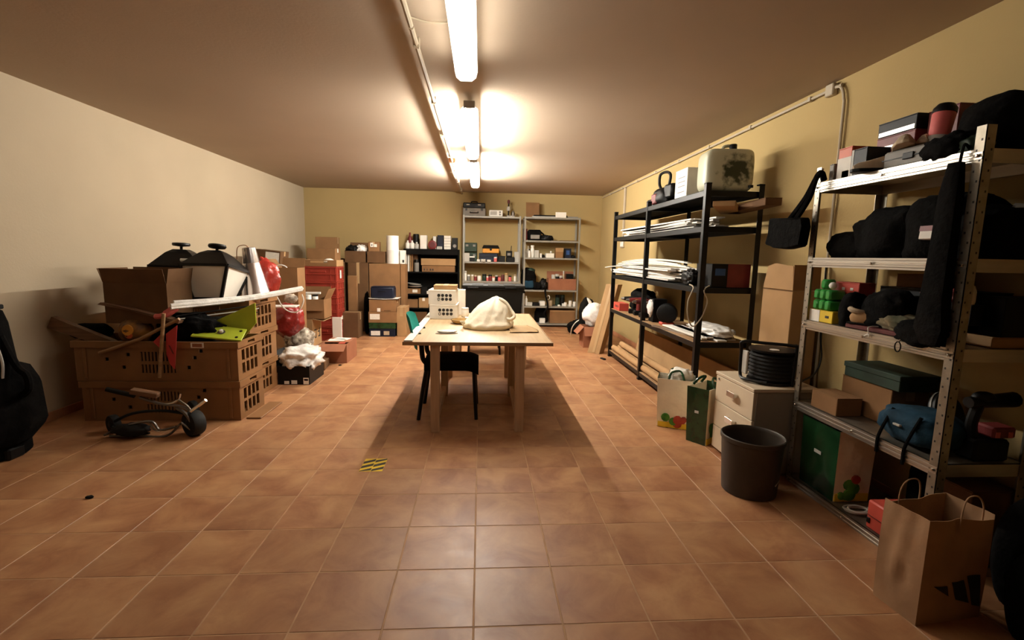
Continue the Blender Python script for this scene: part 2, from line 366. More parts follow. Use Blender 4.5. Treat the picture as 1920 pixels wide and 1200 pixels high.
MB().box(-.03, 0, q.y - .03, q.y + .03, 1.72, H - .06).out('cable_duct', 'pvc', t, .004)
q = P(1166, 458, X=XR - .02)
t = thing('light_switch', 'small pale light switch pair on the right wall behind the black rack', 'switch', (XR, q.y, q.z))
MB().box(-.025, 0, -.09, .09, -.06, .06).out('plate', 'pvc', t, .006); MB().box(-.032, -.02, -.07, -.01, -.04, .04).out('rocker', 'white_plastic', t, .003); MB().box(-.032, -.02, .01, .07, -.04, .04).out('rocker', 'white_plastic', t, .003)

# ================================================================== GENERIC BUILDERS
def carton(label, x0, x1, y0, y1, z0, z1, rz=0., m='card', flaps=None, tape='tape', stick=(), name='cardboard_box', cat='box', group=None, rx=0., ry=0., flen=None):
    """closed box (flaps=None) or open box; flaps: dict side->outward angle in degrees; stick: (face,u0,u1,v0,v1,mat) in fractions"""
    w, d, h = x1 - x0, y1 - y0, z1 - z0
    t = thing(name, label, cat, ((x0 + x1) / 2, (y0 + y1) / 2, z0), rz, group, rx, ry); a, c = w / 2, d / 2
    if flaps is None:
        MB().box(-a, a, -c, c, 0, h - .004).out('body', m, t, .003)
        if w >= d:
            MB().box(-a, a, -c, -.001, h - .004, h).out('flap', m, t); MB().box(-a, a, .001, c, h - .004, h).out('flap', m, t)
            if tape: k = MB().box(-a - .001, a + .001, -.025, .025, h, h + .001); k.box(a, a + .001, -.025, .025, h * .7, h); k.out('tape', tape, t)
        else:
            MB().box(-a, -.001, -c, c, h - .004, h).out('flap', m, t); MB().box(.001, a, -c, c, h - .004, h).out('flap', m, t)
            if tape: k = MB().box(-.025, .025, -c - .001, c + .001, h, h + .001); k.box(-.025, .025, -c - .001, -c, h * .7, h); k.out('tape', tape, t)
    else:
        e = .005; k = MB().box(-a, a, -c, -c + e, 0, h).box(-a, a, c - e, c, 0, h).box(-a, -a + e, -c + e, c - e, 0, h).box(a - e, a, -c + e, c - e, 0, h).box(-a + e, a - e, -c + e, c - e, 0, e); k.out('body', m, t)
        for s, ang in flaps.items():
            r = math.radians(ang); l = flen or min(d, w) * .48
            if s == 'f': M = Matrix.Translation((0, -c, h)) @ Matrix.Rotation(r, 4, 'X')
            if s == 'b': M = Matrix.Translation((0, c, h)) @ Matrix.Rotation(-r, 4, 'X')
            if s == 'l': M = Matrix.Translation((-a, 0, h)) @ Matrix.Rotation(-r, 4, 'Y')
            if s == 'r': M = Matrix.Translation((a, 0, h)) @ Matrix.Rotation(r, 4, 'Y')
            k = MB(M)
            if s in 'fb': k.box(-a + .003, a - .003, -.002, .002, 0, l)
            else: k.box(-.002, .002, -c + .003, c - .003, 0, l)
            k.out('flap', m, t)
    for fc, u0, u1, v0, v1, mm in stick:
        if fc == 'f': k = MB().box(-a + w * u0, -a + w * u1, -c - .0015, -c, h * v0, h * v1)
        elif fc == 'r': k = MB().box(a, a + .0015, -c + d * u0, -c + d * u1, h * v0, h * v1)
        elif fc == 'l': k = MB().box(-a - .0015, -a, -c + d * u0, -c + d * u1, h * v0, h * v1)
        else: k = MB().box(-a + w * u0, -a + w * u1, -c + d * v0, -c + d * v1, h + .001, h + .002)
        k.out('print_patch' if mm == 'print' else 'sticker', mm, t)
    return t

def bottle(label, c, r, h, m='white_plastic', capm='white_plastic', neck=.35, group=None, lab=None, name='bottle', cat='bottle'):
    t = thing(name, label, cat, c, 0, group)
    MB().lathe([(r * .9, 0), (r, .01), (r, h * .62), (r * .85, h * .72), (r * neck, h * .80), (r * neck, h * .86)], n=14).out('body', m, t, 0, True)
    MB().lathe([(r * neck * 1.25, h * .85), (r * neck * 1.25, h)], n=12).out('cap', capm, t, 0, True)
    if lab: MB().lathe([(r + .001, h * .18), (r + .001, h * .55)], n=14, cap=False).out('label_band', lab, t, 0, True)
    return t
def jar(label, c, r, h, m, lid='white_plastic', group=None, name='paint_pot', cat='pot'):
    t = thing(name, label, cat, c, 0, group)
    MB().lathe([(r * .92, 0), (r, h * .05), (r, h * .72), (r * .9, h * .78)], n=12).out('body', m, t, 0, True)
    MB().lathe([(r * .98, h * .76), (r * .98, h * .97), (r * .9, h)], n=12).out('lid', lid, t, 0, True); return t
def plastic_bag(label, c, r, m, seed, amp=.22, ears=1, name='plastic_bag', cat='bag', base=None, fr=2.4, sq=1., earv=None):
    t = thing(name, label, cat, (c[0], c[1], c[2] - r[2] if base is None else base)); z = t.location.z
    MB().blob((0, 0, c[2] - z), r, seed, amp, fr, base=0, sq=sq).out('body', m, t, 0, 2)
    for k in range(ears):
        ev = (earv or [(.25, 0, .45), (-.25, .05, .4)])[k]; p0 = V((ev[0] * r[0] * 1.2, ev[1] * r[1], (c[2] - z) + r[2] * .75)); p1 = p0 + V((ev[0] * .25, ev[1] * .2, ev[2] * r[2] * 2))
        MB().tube(curve([p0, p0.lerp(p1, .5) + V((.015, 0, 0)), p1]), [.035, .034, .032, .03, .028, .027, .026, .024, .022, .02, .016, .010, .006][:13], 8).out('handle', m, t, 0, True)
    return t
def garment(label, c, r, seed, m='black_cloth', amp=.3, fr=2.0, name='garment', cat='clothing', base=None, group=None, sq=.8):
    o = MB().blob((0, 0, 0), r, seed, amp, fr, base=(None if base is None else base - c[2]), sq=sq).out(name, m, None, 0, 2); o.location = c; return tag(o, label, cat, group)
def coil(label, c, r, n, wr, m, name='cable_coil', cat='cable', seed=1, squash=.6, group=None):
    rn = random.Random(seed); pts = []
    for k in range(n * 14 + 1):
        a = 2 * math.pi * k / 14; rr = r * (1 + .22 * math.sin(a * .37 + seed)); pts.append((rr * math.cos(a), rr * math.sin(a) * squash, wr + .5 * wr * (k / 14) + .004 * math.sin(a * 1.3)))
    return solo(MB().tube(pts, wr, 6), name, m, label, cat, c, 0, group, 0, True)

# ================================================================== WORK TABLE
t = thing('work_table', 'pale wooden work table standing in the middle of the tiled floor', 'table', (-.01, 4.62, 0))
MB().box(-.58, .58, -.95, .95, .712, .735).out('table_top', 'wood_top', t, .003)
k = MB().box(-.582, .582, -.956, -.95, .710, .737).box(-.582, .582, .95, .956, .710, .737).box(-.586, -.58, -.956, .956, .710, .737).box(.58, .586, -.956, .956, .710, .737); k.out('edge_band', 'wood_mid', t)
for x in (-.34, .33):
    for y in (-.9, .09, .85): MB().box(x - .035, x + .035, y - .035, y + .035, 0, .712).out('leg', 'wood_pale', t, .004)
    MB().box(x - .02, x + .02, -.865, .055, .05, .11).out('stretcher', 'wood_pale', t, .003); MB().box(x - .02, x + .02, -.865, .815, .64, .71).out('apron', 'wood_pale', t, .003)
MB().box(-.3, .3, .82, .86, .64, .71).out('apron', 'wood_pale', t, .003)
# low trestle behind it that carries the tote
t = thing('low_trestle', 'low wooden trestle behind the work table carrying the black tote', 'trestle', (.16, 6.2, 0))
MB().box(-.5, .45, -.38, .32, .60, .625).out('table_top', 'wood_mid', t, .003)
for x in (-.44, .39):
    for y in (-.33, .27): MB().box(x - .03, x + .03, y - .03, y + .03, 0, .60).out('leg', 'wood_pale', t, .003)
# black tote with lid
t = thing('storage_tote', 'large black plastic storage tote with lid behind the work table', 'tote', (.165, 6.2, .626))
MB().box(-.37, .37, -.23, .23, 0, .37, taper=.025).out('body', 'tote_black', t, .012, True)
MB().box(-.385, .385, -.245, .245, .352, .375).out('rim', 'tote_black', t, .006)
l = MB().box(-.395, .395, -.255, .255, .376, .412).out('lid', 'tote_black', t, .008, True); l.parent = t
for x in (-.27, .2): MB().box(x - .06, x + .08, -.268, -.25, .372, .392).out('latch', 'black_plastic', l, .004)
for x in (-.2, 0, .2): MB().box(x - .07, x + .07, -.2, .2, .41, .418).out('lid_rib', 'tote_black', l, .003)
for s in (-1, 1): MB().box(s * .39 - .02, s * .39 + .02, -.08, .08, .31, .335).out('handle', 'tote_black', t, .006)
# white strip along the table edge
solo(MB().box(-.032, .032, -.95, .93, 0, .012), 'white_strip', 'white_lacquer', 'long white lacquered strip lying along the left edge of the work table', 'strip', (-.553, 4.62, .738), 0, None, .002)
# two white boxes with black dots
def dotted(label, z, x):
    t = thing('dotted_box', label, 'box', (x, 5.18, z), -.03, 'white boxes with eight black dots')
    MB().box(-.143, .143, -.16, .16, 0, .150).out('body', 'white_paper', t, .003); MB().box(-.145, .145, -.162, .162, .135, .152).out('lid', 'white_paper', t, .003)
    for i in range(4):
        for j in range(2):
            cx_, cz = -.045 + i * .040 + .01, .095 - j * .040
            M = Matrix.Translation((cx_, -.1605, cz)) @ MF
            if i == 0 and j == 1: MB(M).tube([(.0125 * math.cos(a), .0125 * math.sin(a), 0) for a in [2 * math.pi * q / 14 for q in range(14)]], .003, 5, True).out('ring_mark', 'print', t)
            else: MB(M).lathe([(.0165, -.001), (.0165, .0015)], n=16).out('dot', 'print', t)
    return t
dotted('white box with eight black dots, standing on the work table under another', .736, -.385); dotted('upper white box with eight black dots, stacked on its twin', .890, -.395)
carton('flat tan box lying on the upper white dotted box', -.49, -.25, 5.04, 5.3, 1.044, 1.088, m='card_l')
carton('narrow white box standing behind the dotted boxes', -.25, -.17, 5.36, 5.5, .737, 1.02, m='white_paper', tape=None)
jar('small white pot beside the dotted boxes on the table', (-.165, 5.22, .737), .04, .10, 'white_plastic', name='small_pot')
# cream bag on the table
t = thing('cloth_bag', 'cream crumpled carrier bag lying full on the work table', 'bag', (.075, 4.45, .737))
k = MB(); rings = []; nr, na = 18, 56
for i in range(nr + 1):
    q = i / nr; z_ = .285 * q; rad = (1 - q ** 1.9) ** .62 * (1 + .10 * math.sin(min(1, q * 4) * math.pi)) if q < 1 else .0; cx_, cy_ = .075 * q ** .8, .05 * q; row = []
    for j in range(na):
        a = 2 * math.pi * j / na; o_ = V((math.cos(a) * 1.6, math.sin(a) * 1.6, q * 1.2)); f_ = 1 + .13 * noise.noise(o_) + (.07 * q) * math.sin(a * 9 + 3 * noise.noise(o_ * 1.7)) + .045 * noise.noise(o_ * 4.5) - .05 * max(0, noise.noise(o_ * 2.6 + V((9, 0, 0))))
        rr = max(.03 * (q > .5), rad) * f_; row.append(k.v((cx_ + .225 * rr * math.cos(a), cy_ + .20 * rr * math.sin(a), max(0, z_ + .02 * noise.noise(o_ * 3) * (q > .05)))))
    rings.append(row)
for A, B_ in zip(rings, rings[1:]):
    for j in range(na): k.f((A[j], A[(j + 1) % na], B_[(j + 1) % na], B_[j]))
k.f(rings[0][::-1]); k.f(rings[-1]); k.out('body', 'bag_cream', t, 0, 2)
MB().tube(curve([(.10, .0, .27), (.16, -.02, .24), (.21, -.05, .17), (.24, -.08, .12), (.2, -.1, .09), (.16, -.09, .1)]), .016, 8).out('handle', 'bag_cream', t, 0, True)
MB().sheet(lambda u, v: (-.235 + .03 * u * math.sin(v * 9), -.16 + v * .2, .035 + .03 * u), 3, 8, .004).out('hem', 'bag_cream', t, 0, True)
solo(MB().sheet(lambda u, v: (-.12 + .26 * u + .02 * math.sin(v * 5), -.2 + .42 * v, .003 + .006 * noise.noise(V((u * 5, v * 5, 2))) + .004), 14, 16, .001), 'plastic_sheet', 'tape', 'flat translucent sheet spread beside the cream bag on the table', 'sheet', (.36, 4.35, .738), .1, None, 0, 2)
t = thing('packet', 'small white foil packet at the front of the work table', 'packet', (-.285, 4.12, .737), .1)
MB().blob((0, 0, .014), (.085, .055, .014), 5, .12, 2.5, base=0, sub=3).out('body', 'film', t, 0, 2); MB().box(-.1, .09, -.06, -.052, .002, .006).out('crimp_edge', 'grey', t)
t = thing('glass_tray', 'shallow brown glass tray with a small jar on the work table', 'tray', (-.18, 4.72, .737), .15)
MB().lathe([(.075, 0), (.10, .012), (.11, .035), (.104, .035), (.094, .016), (.06, .008)], n=28).out('bowl', 'amber', t, 0, True); MB().box(.03, .09, -.03, .03, .01, .06).out('label_card', 'white_paper', t, .003)
MB().tube([(.11 * math.cos(a), .11 * math.sin(a), .037) for a in [q * math.pi / 10 for q in range(20)]], .004, 6, True).out('rim', 'glass_clear', t, 0, True)
# chair with teal back, seat pushed under the table
def chair(label, loc, rz):
    t = thing('office_chair', label, 'chair', loc, rz, 'black framed chairs with teal backs')
    MB().sheet(lambda u, v: (-.22 + .46 * u, -.23 + .46 * v, .515 - .035 * max(0, u - .75) * 4 * (u - .75) * 4 + .012 * math.cos((v - .5) * 5)), 12, 8, .075).out('seat', 'black_matte', t, .0, True)
    for s in (-1, 1):
        MB().tube(curve([(.20, s * .19, .46), (.21, s * .21, .25), (.225, s * .225, 0)]), [.017] * 9 + [.016] * 4, 8).out('leg', 'black_metal', t, 0, True)
        MB().tube(curve([(-.20, s * .19, .46), (-.235, s * .21, .25), (-.27, s * .23, 0)]), .017, 8).out('leg', 'black_metal', t, 0, True)
        MB().tube(curve([(-.18, s * .17, .46), (-.235, s * .17, .52), (-.25, s * .17, .66), (-.275, s * .16, .74)]), [.022] * 19, 8).out('back_upright', 'black_plastic', t, 0, True)
    MB().box(-.2, .2, -.18, .18, .42, .45).out('under_frame', 'black_metal', t, .008)
    bk = MB().sheet(lambda u, v: (-.275 - .07 * u - .05 * (1 - (2 * v - 1) ** 2), (-.21 + .42 * v) * (1 - .35 * max(0, u - .55) ** 1.2), .63 + .27 * u - .03 * (2 * v - 1) ** 4 * u), 10, 14, .03)
    bk.out('backrest', 'teal', t, 0, True)
    return t
chair('black chair with a teal back pushed under the left side of the work table', (-.25, 4.22, 0), 0)
chair('second chair mostly hidden behind the trestle and black tote', (.06, 6.95, 0), -math.pi / 2)
# hazard tape on the floor
t = thing('hazard_tape', 'piece of yellow and black striped hazard tape stuck to the floor', 'tape', (-.702, 3.1, 0))
MB().box(-.075, .075, -.098, .098, .0005, .0012).out('film', 'yellow', t)
for x0, x1, ys in ((-.074, -.002, (-.095, -.025, .045)), (.002, .074, (-.075, -.005, .065))):
    for y in ys: MB().prism([(x0, max(-.097, y - .03), .0012), (x1, min(.097, max(-.097, y + .012)), .0012), (x1, min(.097, y + .048), .0012), (x0, min(.097, y + .006), .0012)], (0, 0, .0006)).out('stripe', 'print', t)
for x, y, l in ((-1.75, 6.0, 'dark crumb lying on the floor by the brown box'), (-2.2, 2.7, 'small dark scrap on the empty floor at the left')):
    solo(MB().blob((0, 0, .006), (.022, .014, .008), 4, .3, 3, base=0, sub=2), 'floor_scrap', 'black_matte', l, 'debris', (x, y, .0005))

# ================================================================== LEFT PILE
def tan_crate(label, x0, x1, y0, y1, z0, z1, stick=False):
    w, d, h = x1 - x0, y1 - y0, z1 - z0
    t = thing('fruit_crate', label, 'crate', (x0, y0, z0), 0, 'tan slotted crates'); e = .012
    ho = [(w * .40 + i * w * .022, w * .40 + i * w * .022 + w * .012, h * a, h * b__) for i in range(10) for a, b__ in ((.20, .42), (.50, .74))]
    ho += [(w * a, w * a + .03, h * b__, h * b__ + .03) for a, b__ in ((.28, .30), (.31, .62), (.68, .30), (.72, .55), (.76, .72), (.18, .5))]
    MB(Matrix()).panel(0, w, 0, h * .86, ho, e, 'y').out('front_panel', 'crate_tan', t)
    MB(Matrix.Translation((0, d - e, 0))).panel(0, w, 0, h * .86, [], e, 'y').out('back_panel', 'crate_tan', t)
    n = 4 if d < .5 else 5
    he = [(d * .16 + i * d * .68 / n, d * .16 + i * d * .68 / n + d * .68 / n * .66, h * a, h * b__) for i in range(n) for a, b__ in ((.14, .42), (.48, .76))]
    MB(Matrix.Translation((w, 0, 0))).panel(e, d - e, 0, h * .86, he, e, 'x').out('end_panel', 'crate_tan', t)
    MB(Matrix.Translation((e, 0, 0))).panel(e, d - e, 0, h * .86, [], e, 'x').out('end_panel', 'crate_tan', t)
    MB().box(e, w - e, e, d - e, .0, .012).out('bottom', 'crate_tan', t)
    k = MB().box(-.014, w + .014, -.014, e, h * .84, h).box(-.014, w + .014, d - e, d + .014, h * .84, h).box(-.014, e, e, d - e, h * .84, h)
    k.box(w - e, w + .014, e, d - e, h * .96, h).box(w - e, w + .014, e, d - e, h * .84, h * .88).box(w - e, w + .014, e, d * .36, h * .88, h * .96).box(w - e, w + .014, d * .64, d - e, h * .88, h * .96); k.out('rim', 'crate_tan', t)
    for x in (.06, .94): MB().box(w * x - .012, w * x + .012, -.008, 0, .02, h * .84).out('rib', 'crate_tan', t, .003)
    if stick:
        s_ = MB().box(w * .72, w * .80, -.017, -.0145, h * .855, h * .985).out('sticker', 'sticker', t); MB().box(w * .73, w * .79, -.018, -.017, h * .875, h * .965).out('barcode_patch', 'card_r', s_)
    return t
tan_crate('tan slotted crate on the floor, lower of the front pair by the left wall', -3.22, -1.985, 3.985, 4.42, .0, .335)
tan_crate('tan slotted crate with a barcode sticker, upper of the front pair', -3.25, -1.985, 3.985, 4.42, .337, .665, True)
tan_crate('tan slotted crate at the bottom of the rear stack of three', -3.2, -2.14, 4.50, 5.08, 0, .325)
tan_crate('tan slotted crate in the middle of the rear stack of three', -3.2, -2.13, 4.50, 5.08, .327, .645)
tan_crate('tan slotted crate on top of the rear stack of three', -3.2, -2.12, 4.50, 5.08, .647, .955)
solo(MB().box(-.06, .06, -.22, .22, 0, .014), 'crate_slat', 'crate_tan', 'flat tan slat lying on the floor beside the front crates', 'slat', (-1.90, 4.24, 0), 0, None, .003)
garment('black bin bag filling the upper front crate', (-2.66, 4.2, .50), (.50, .17, .15), 11, 'black_plastic', .18, 2.4, 'bin_bag', 'bag', base=.36)
# open cardboard box, leaning
carton('dark open cardboard box tilted on top of the front crates', -3.04, -2.55, 4.06, 4.40, .80, 1.13, m='card_d', flaps={'f': 16, 'b': 6, 'l': 18, 'r': 10}, tape=None, flen=.12)
# street lantern heads
def lantern(label, loc, rz, rx, ry):
    t = thing('lantern', label, 'lantern', loc, rz, 'black street lantern heads', rx, ry)
    def ring(w, z): return [(-w, -w, z), (w, -w, z), (w, w, z), (-w, w, z)]
    for (wa, za, wb, zb, nm) in ((.205, .30, .10, .42, 'roof'), (.10, .42, .055, .45, 'roof_cap')):
        k = MB(); a = [k.v(p) for p in ring(wa, za)]; c = [k.v(p) for p in ring(wb, zb)]; k.f(a[::-1]); k.f(c)
        for i in range(4): k.f((a[i], a[(i + 1) % 4], c[(i + 1) % 4], c[i]))
        k.out(nm, 'black_metal', t, .003)
    k = MB()
    for i in range(4):
        p, q = V(ring(.2, .29)[i]), V(ring(.2, .29)[(i + 1) % 4]); k.tube([p, q], .016, 4)
        p2, q2 = V(ring(.12, .0)[i]), V(ring(.12, .0)[(i + 1) % 4]); k.tube([p2, q2], .014, 4); k.tube([p2, p], .016, 4)
    k.out('frame', 'black_metal', t)
    for i in range(4):
        p, q, p2, q2 = [V(x) for x in (ring(.195, .28)[i], ring(.195, .28)[(i + 1) % 4], ring(.117, .01)[i], ring(.117, .01)[(i + 1) % 4])]
        n_ = (q - p).cross(p2 - p).normalized() * .003; MB().prism([p, q, q2, p2], n_).out('pane', 'lampglass', t)
    MB().lathe([(.012, .45), (.012, .475), (.068, .482), (.075, .495), (.07, .51), (.03, .515)], n=20).out('finial', 'black_metal', t, 0, True)
    return t
lantern('black lantern head with pale panes, in front, leaning back on the crates', (-2.43, 4.53, .955), .0, -.2, .0)
lantern('black lantern head mostly hidden behind the open dark box', (-2.86, 4.78, .958), .25, 0, .04)
solo(MB().tube([(-.09, 0, 0), (.09, 0, 0)], .016, 10), 'white_tube', 'white_plastic', 'short white tube lying on the hidden lantern roof', 'tube', (-2.66, 4.62, 1.31), .2, None, 0, True)
# silver conical shade
t = thing('lamp_shade', 'silver conical metal shade leaning beside the front lantern', 'lamp shade', (-2.20, 4.85, .957), 0, None, .02, -.10)
MB().lathe([(.135, 0), (.130, .01), (.075, .33), (.072, .335)], n=32).out('cone', 'silver_shade', t, 0, True)
MB().lathe([(.074, .335), (.060, .48), (.05, .485)], n=32).out('collar', 'silver_shade', t, 0, True)
MB().tube(curve([(0, 0, .48), (-.03, -.01, .51), (-.09, -.03, .49), (-.11, -.04, .38)]), .004, 6).out('wire', 'copper', t, 0, True)
plastic_bag('glossy red plastic bag beside the silver shade on the rear crates', (-2.21, 5.08, 1.13), (.14, .10, .19), 'red_bag', 4, .16, 1, base=.957, earv=[(-.1, 0, .2)])
# bundle of silver wrapped strips
t = thing('strip_bundle', 'long bundle of strips wrapped in clear film lying across the pile', 'bundle')
a, b_ = P(325, 577, Y=4.02), P(566, 544, Y=5.0)
for k in range(5):
    o_ = V((0, .025 * (k % 3) - .02, .014 * (k // 2))); mid = a.lerp(b_, .5) + V((0, 0, -.02)) + o_
    MB().tube(curve([a + o_ * 1.6, mid, b_ + o_]), .014, 6).out('strip', 'film', t, 0, True)
MB().tube(curve([a.lerp(b_, .02), a + V((-.07, -.01, -.06)), a + V((-.15, .0, -.075))]), [.03] * 6 + [.022] * 6 + [.012], 8).out('wrapped_end', 'pink', t, 0, True)
t = thing('bent_tube', 'white bent cable end hanging from the rear crates', 'cable')
MB().tube(curve([(-2.2, 5.0, .957), (-2.13, 5.09, .965), P(530, 575, Y=5.2), P(545, 585, Y=5.2), P(560, 583, Y=5.2), P(569, 565, Y=5.2), P(566, 552, Y=5.2)]), .007, 8).out('cable', 'white_plastic', t, 0, True)
q = P(545, 560, Y=5.25); MB().blob(q, (.07, .05, .05), 3, .25, 3, sub=3).out('plug_bundle', 'rag', t, 0, 2)
# lime green stand
t = thing('lime_stand', 'lime green plastic stand with round holes on the front crates', 'stand')
pl = [P(380, 607, Y=4.16), P(463, 617, Y=4.16), P(452, 638, Y=4.0), P(357, 629, Y=4.0)]
MB().prism(pl, (0, 0, -.012)).out('plate', 'lime', t, .002)
MB().prism([P(392, 607, Y=4.19), P(478, 568, Y=4.19), P(480, 606, Y=4.19), P(456, 634, Y=4.19)], (0, .012, 0)).out('back_panel', 'lime', t, .002)
def lerp4(u, v): return pl[0].lerp(pl[1], u).lerp(pl[3].lerp(pl[2], u), v)
nrm = (pl[1] - pl[0]).cross(pl[3] - pl[0]).normalized(); nrm = nrm if nrm.z > 0 else -nrm
rot = nrm.to_track_quat('Z', 'Y').to_matrix().to_4x4()
for u, v, r, mm in ((.18, .45, .035, 'black_plastic'), (.52, .5, .03, 'dull_metal'), (.9, .25, .012, 'black_plastic'), (.88, .8, .012, 'black_plastic')):
    MB(Matrix.Translation(lerp4(u, v)) @ rot).lathe([(r, .0005), (r, .003)], n=18).out('hole_ring', mm, t, 0, True)
MB(Matrix.Translation(lerp4(.52, .5)) @ rot).lathe([(.016, .003), (.016, .02), (.008, .026)], n=14).out('knob', 'white_plastic', t, 0, True)
# flags
t = thing('red_flag', 'red triangular pennant on a wooden stick hanging over the front crates', 'flag')
MB().prism([P(311, 626, Y=3.94), P(332, 610, Y=3.93), P(328, 693, Y=3.935), P(319, 683, Y=3.94), P(312, 664, Y=3.945)], (0, .003, 0)).out('pennant', 'red_flag', t)
MB().prism([P(287, 641, Y=3.95), P(302, 626, Y=3.94), P(302, 655, Y=3.95)], (0, .003, 0)).out('pennant', 'red_flag', t)
k = P(321, 655, Y=3.928); MB().prism([k + V((-.02, 0, .035)), k + V((-.008, 0, .03)), k + V((.02, 0, -.04)), k + V((.008, 0, -.035))], (0, .002, 0)).out('print_mark', 'red_dark', t)
MB().tube([P(307, 588, Y=3.93), P(299, 708, Y=3.93)], .014, 8).out('stick', 'wood_mid', t, 0, True)
# ball, sticks, boards
t = thing('printed_ball', 'round ball with a yellow and orange print among the crates', 'ball', (-2.84, 4.10, .70))
MB().lathe([(.001, -.1), (.05, -.09), (.09, -.055), (.115, 0), (.12, .05), (.10, .10), (.06, .13), (.001, .14)], n=28, cap=False).out('shell', 'ball_print', t, 0, True)
MB(TRS((.01, -.1135, .055), 0, math.pi / 2 - .1)).lathe([(.045, -.004), (.042, .003)], n=18).out('emblem', 'orange', t, 0, True)
MB(TRS((.015, -.112, .012), 0, math.pi / 2 + .1)).lathe([(.028, -.004), (.026, .0035)], n=18).out('emblem', 'orange_red', t, 0, True)
solo(MB().prism([P(88, 614, Y=4.04), P(96, 594, Y=4.04), P(212, 640, Y=4.04), P(170, 642, Y=4.04)], (0, .05, 0)), 'wooden_board', 'wood_dark', 'brown board jutting out from the crates towards the left wall', 'board')
solo(MB().prism([P(182, 571, Y=4.04), P(188, 567, Y=4.04), P(250, 578, Y=4.04), P(336, 602, Y=4.0), P(334, 607, Y=4.0), P(245, 583, Y=4.04)], (0, .10, 0)), 'thin_panel', 'wood_dark', 'thin dark panel sloping under the open dark box', 'panel')
solo(MB().tube([P(186, 662, Y=3.955), P(262, 636, Y=3.955), P(336, 598, Y=3.955)], .013, 8), 'wooden_rod', 'wood_mid', 'thin wooden rod slanting across the rim of the upper front crate', 'rod', smooth=True)
t = thing('black_pouch', 'black pouch with a white button beside the brown board', 'pouch', P(172, 634, Y=4.16))
MB().blob((0, 0, .06), (.15, .06, .06), 6, .2, 2, base=0, sub=3, sq=.7).out('body', 'black_cloth', t, 0, 2); MB(TRS((-.05, -.058, .075), 0, math.pi / 2)).lathe([(.012, -.006), (.012, .004)], n=12).out('button', 'white_plastic', t)
garment('dark rags heaped between the printed ball and the lantern', (-2.45, 4.17, .74), (.24, .13, .13), 15, 'black_cloth', .3, 2.6, 'dark_rag', 'rag', base=.66)
t = thing('board_stack', 'stack of dark flat boards under the wrapped strips', 'boards')
for k in range(3):
    a, b_ = P(330, 592 + 6 * k, Y=4.02), P(478, 572 + 7 * k, Y=4.45); MB().prism([a, b_, b_ + V((0, .08, .0)), a + V((0, .08, 0))], (0, 0, -.008)).out('board', ('black_plastic', 'grey_l', 'black_plastic')[k], t)
# folded golf trolley on the floor
t = thing('golf_trolley', 'folded metal golf trolley with black wheels lying on the floor', 'trolley')
def Q(x, y, Y=3.62): return P(x, y, Y=Y)
def trw(x, y, Y, r, wd, rz, nm):
    c = P(x, y, Y=Y); c.z = max(c.z, r)
    wh = MB(TRS(c, rz, math.pi / 2)).lathe([(r * .55, -wd / 2), (r * .93, -wd / 2), (r, -wd / 3), (r, wd / 3), (r * .93, wd / 2), (r * .55, wd / 2)], n=24).out(nm, 'rubber', t, 0, True)
    MB(TRS(c, rz, math.pi / 2)).lathe([(r * .3, -wd / 2 - .004), (r * .56, -wd / 2 + .006), (r * .56, wd / 2 - .006), (r * .3, wd / 2 + .004)], n=18).out('hub', 'black_metal', wh, 0, True)
trw(364, 797, 3.66, .096, .085, -.55, 'wheel'); trw(214, 805, 3.72, .07, .05, -.55, 'wheel'); trw(362, 765, 3.86, .06, .04, -.55, 'wheel')
for pts, r, mm in (([(262, 745), (300, 757), (338, 762), (358, 771)], .011, 'dull_metal'), ([(292, 757), (318, 757), (334, 749), (338, 738)], .008, 'chrome'), ([(334, 749), (350, 760), (358, 770)], .008, 'chrome'), ([(358, 771), (386, 750)], .013, 'chrome'),
                   ([(330, 764), (350, 778), (362, 800)], .012, 'dull_metal'), ([(196, 816), (230, 800), (282, 790), (300, 806), (330, 800)], .009, 'dull_metal'), ([(206, 822), (262, 821), (312, 822), (338, 795)], .009, 'dull_metal'), ([(278, 791), (290, 806), (301, 809)], .006, 'chrome'), ([(340, 792), (358, 806)], .008, 'chrome'),
                   ([(215, 790), (250, 775), (300, 770), (345, 775)], .011, 'black_metal'), ([(210, 800), (240, 815), (280, 812)], .010, 'black_metal')):
    pp = [Q(x, y) for x, y in pts]
    for q in pp: q.z = max(q.z, r + .001)
    MB().tube(curve(pp) if len(pp) > 2 else pp, r, 8).out('frame_tube', mm, t, 0, True)
MB().tube([Q(200, 730), Q(252, 742)], .018, 10).out('grip', 'black_plastic', t, 0, True)
k = Q(272, 737); MB(TRS(k, .2, 0, .25)).box(-.09, .09, -.03, .03, -.02, .02).out('bracket', 'wood_dark', t, .006)
k = Q(245, 803); MB().blob((k.x, k.y, .06), (.12, .07, .045), 9, .3, 3.5, base=.002, sub=3).out('bag_cradle', 'rubber', t, 0, 2)
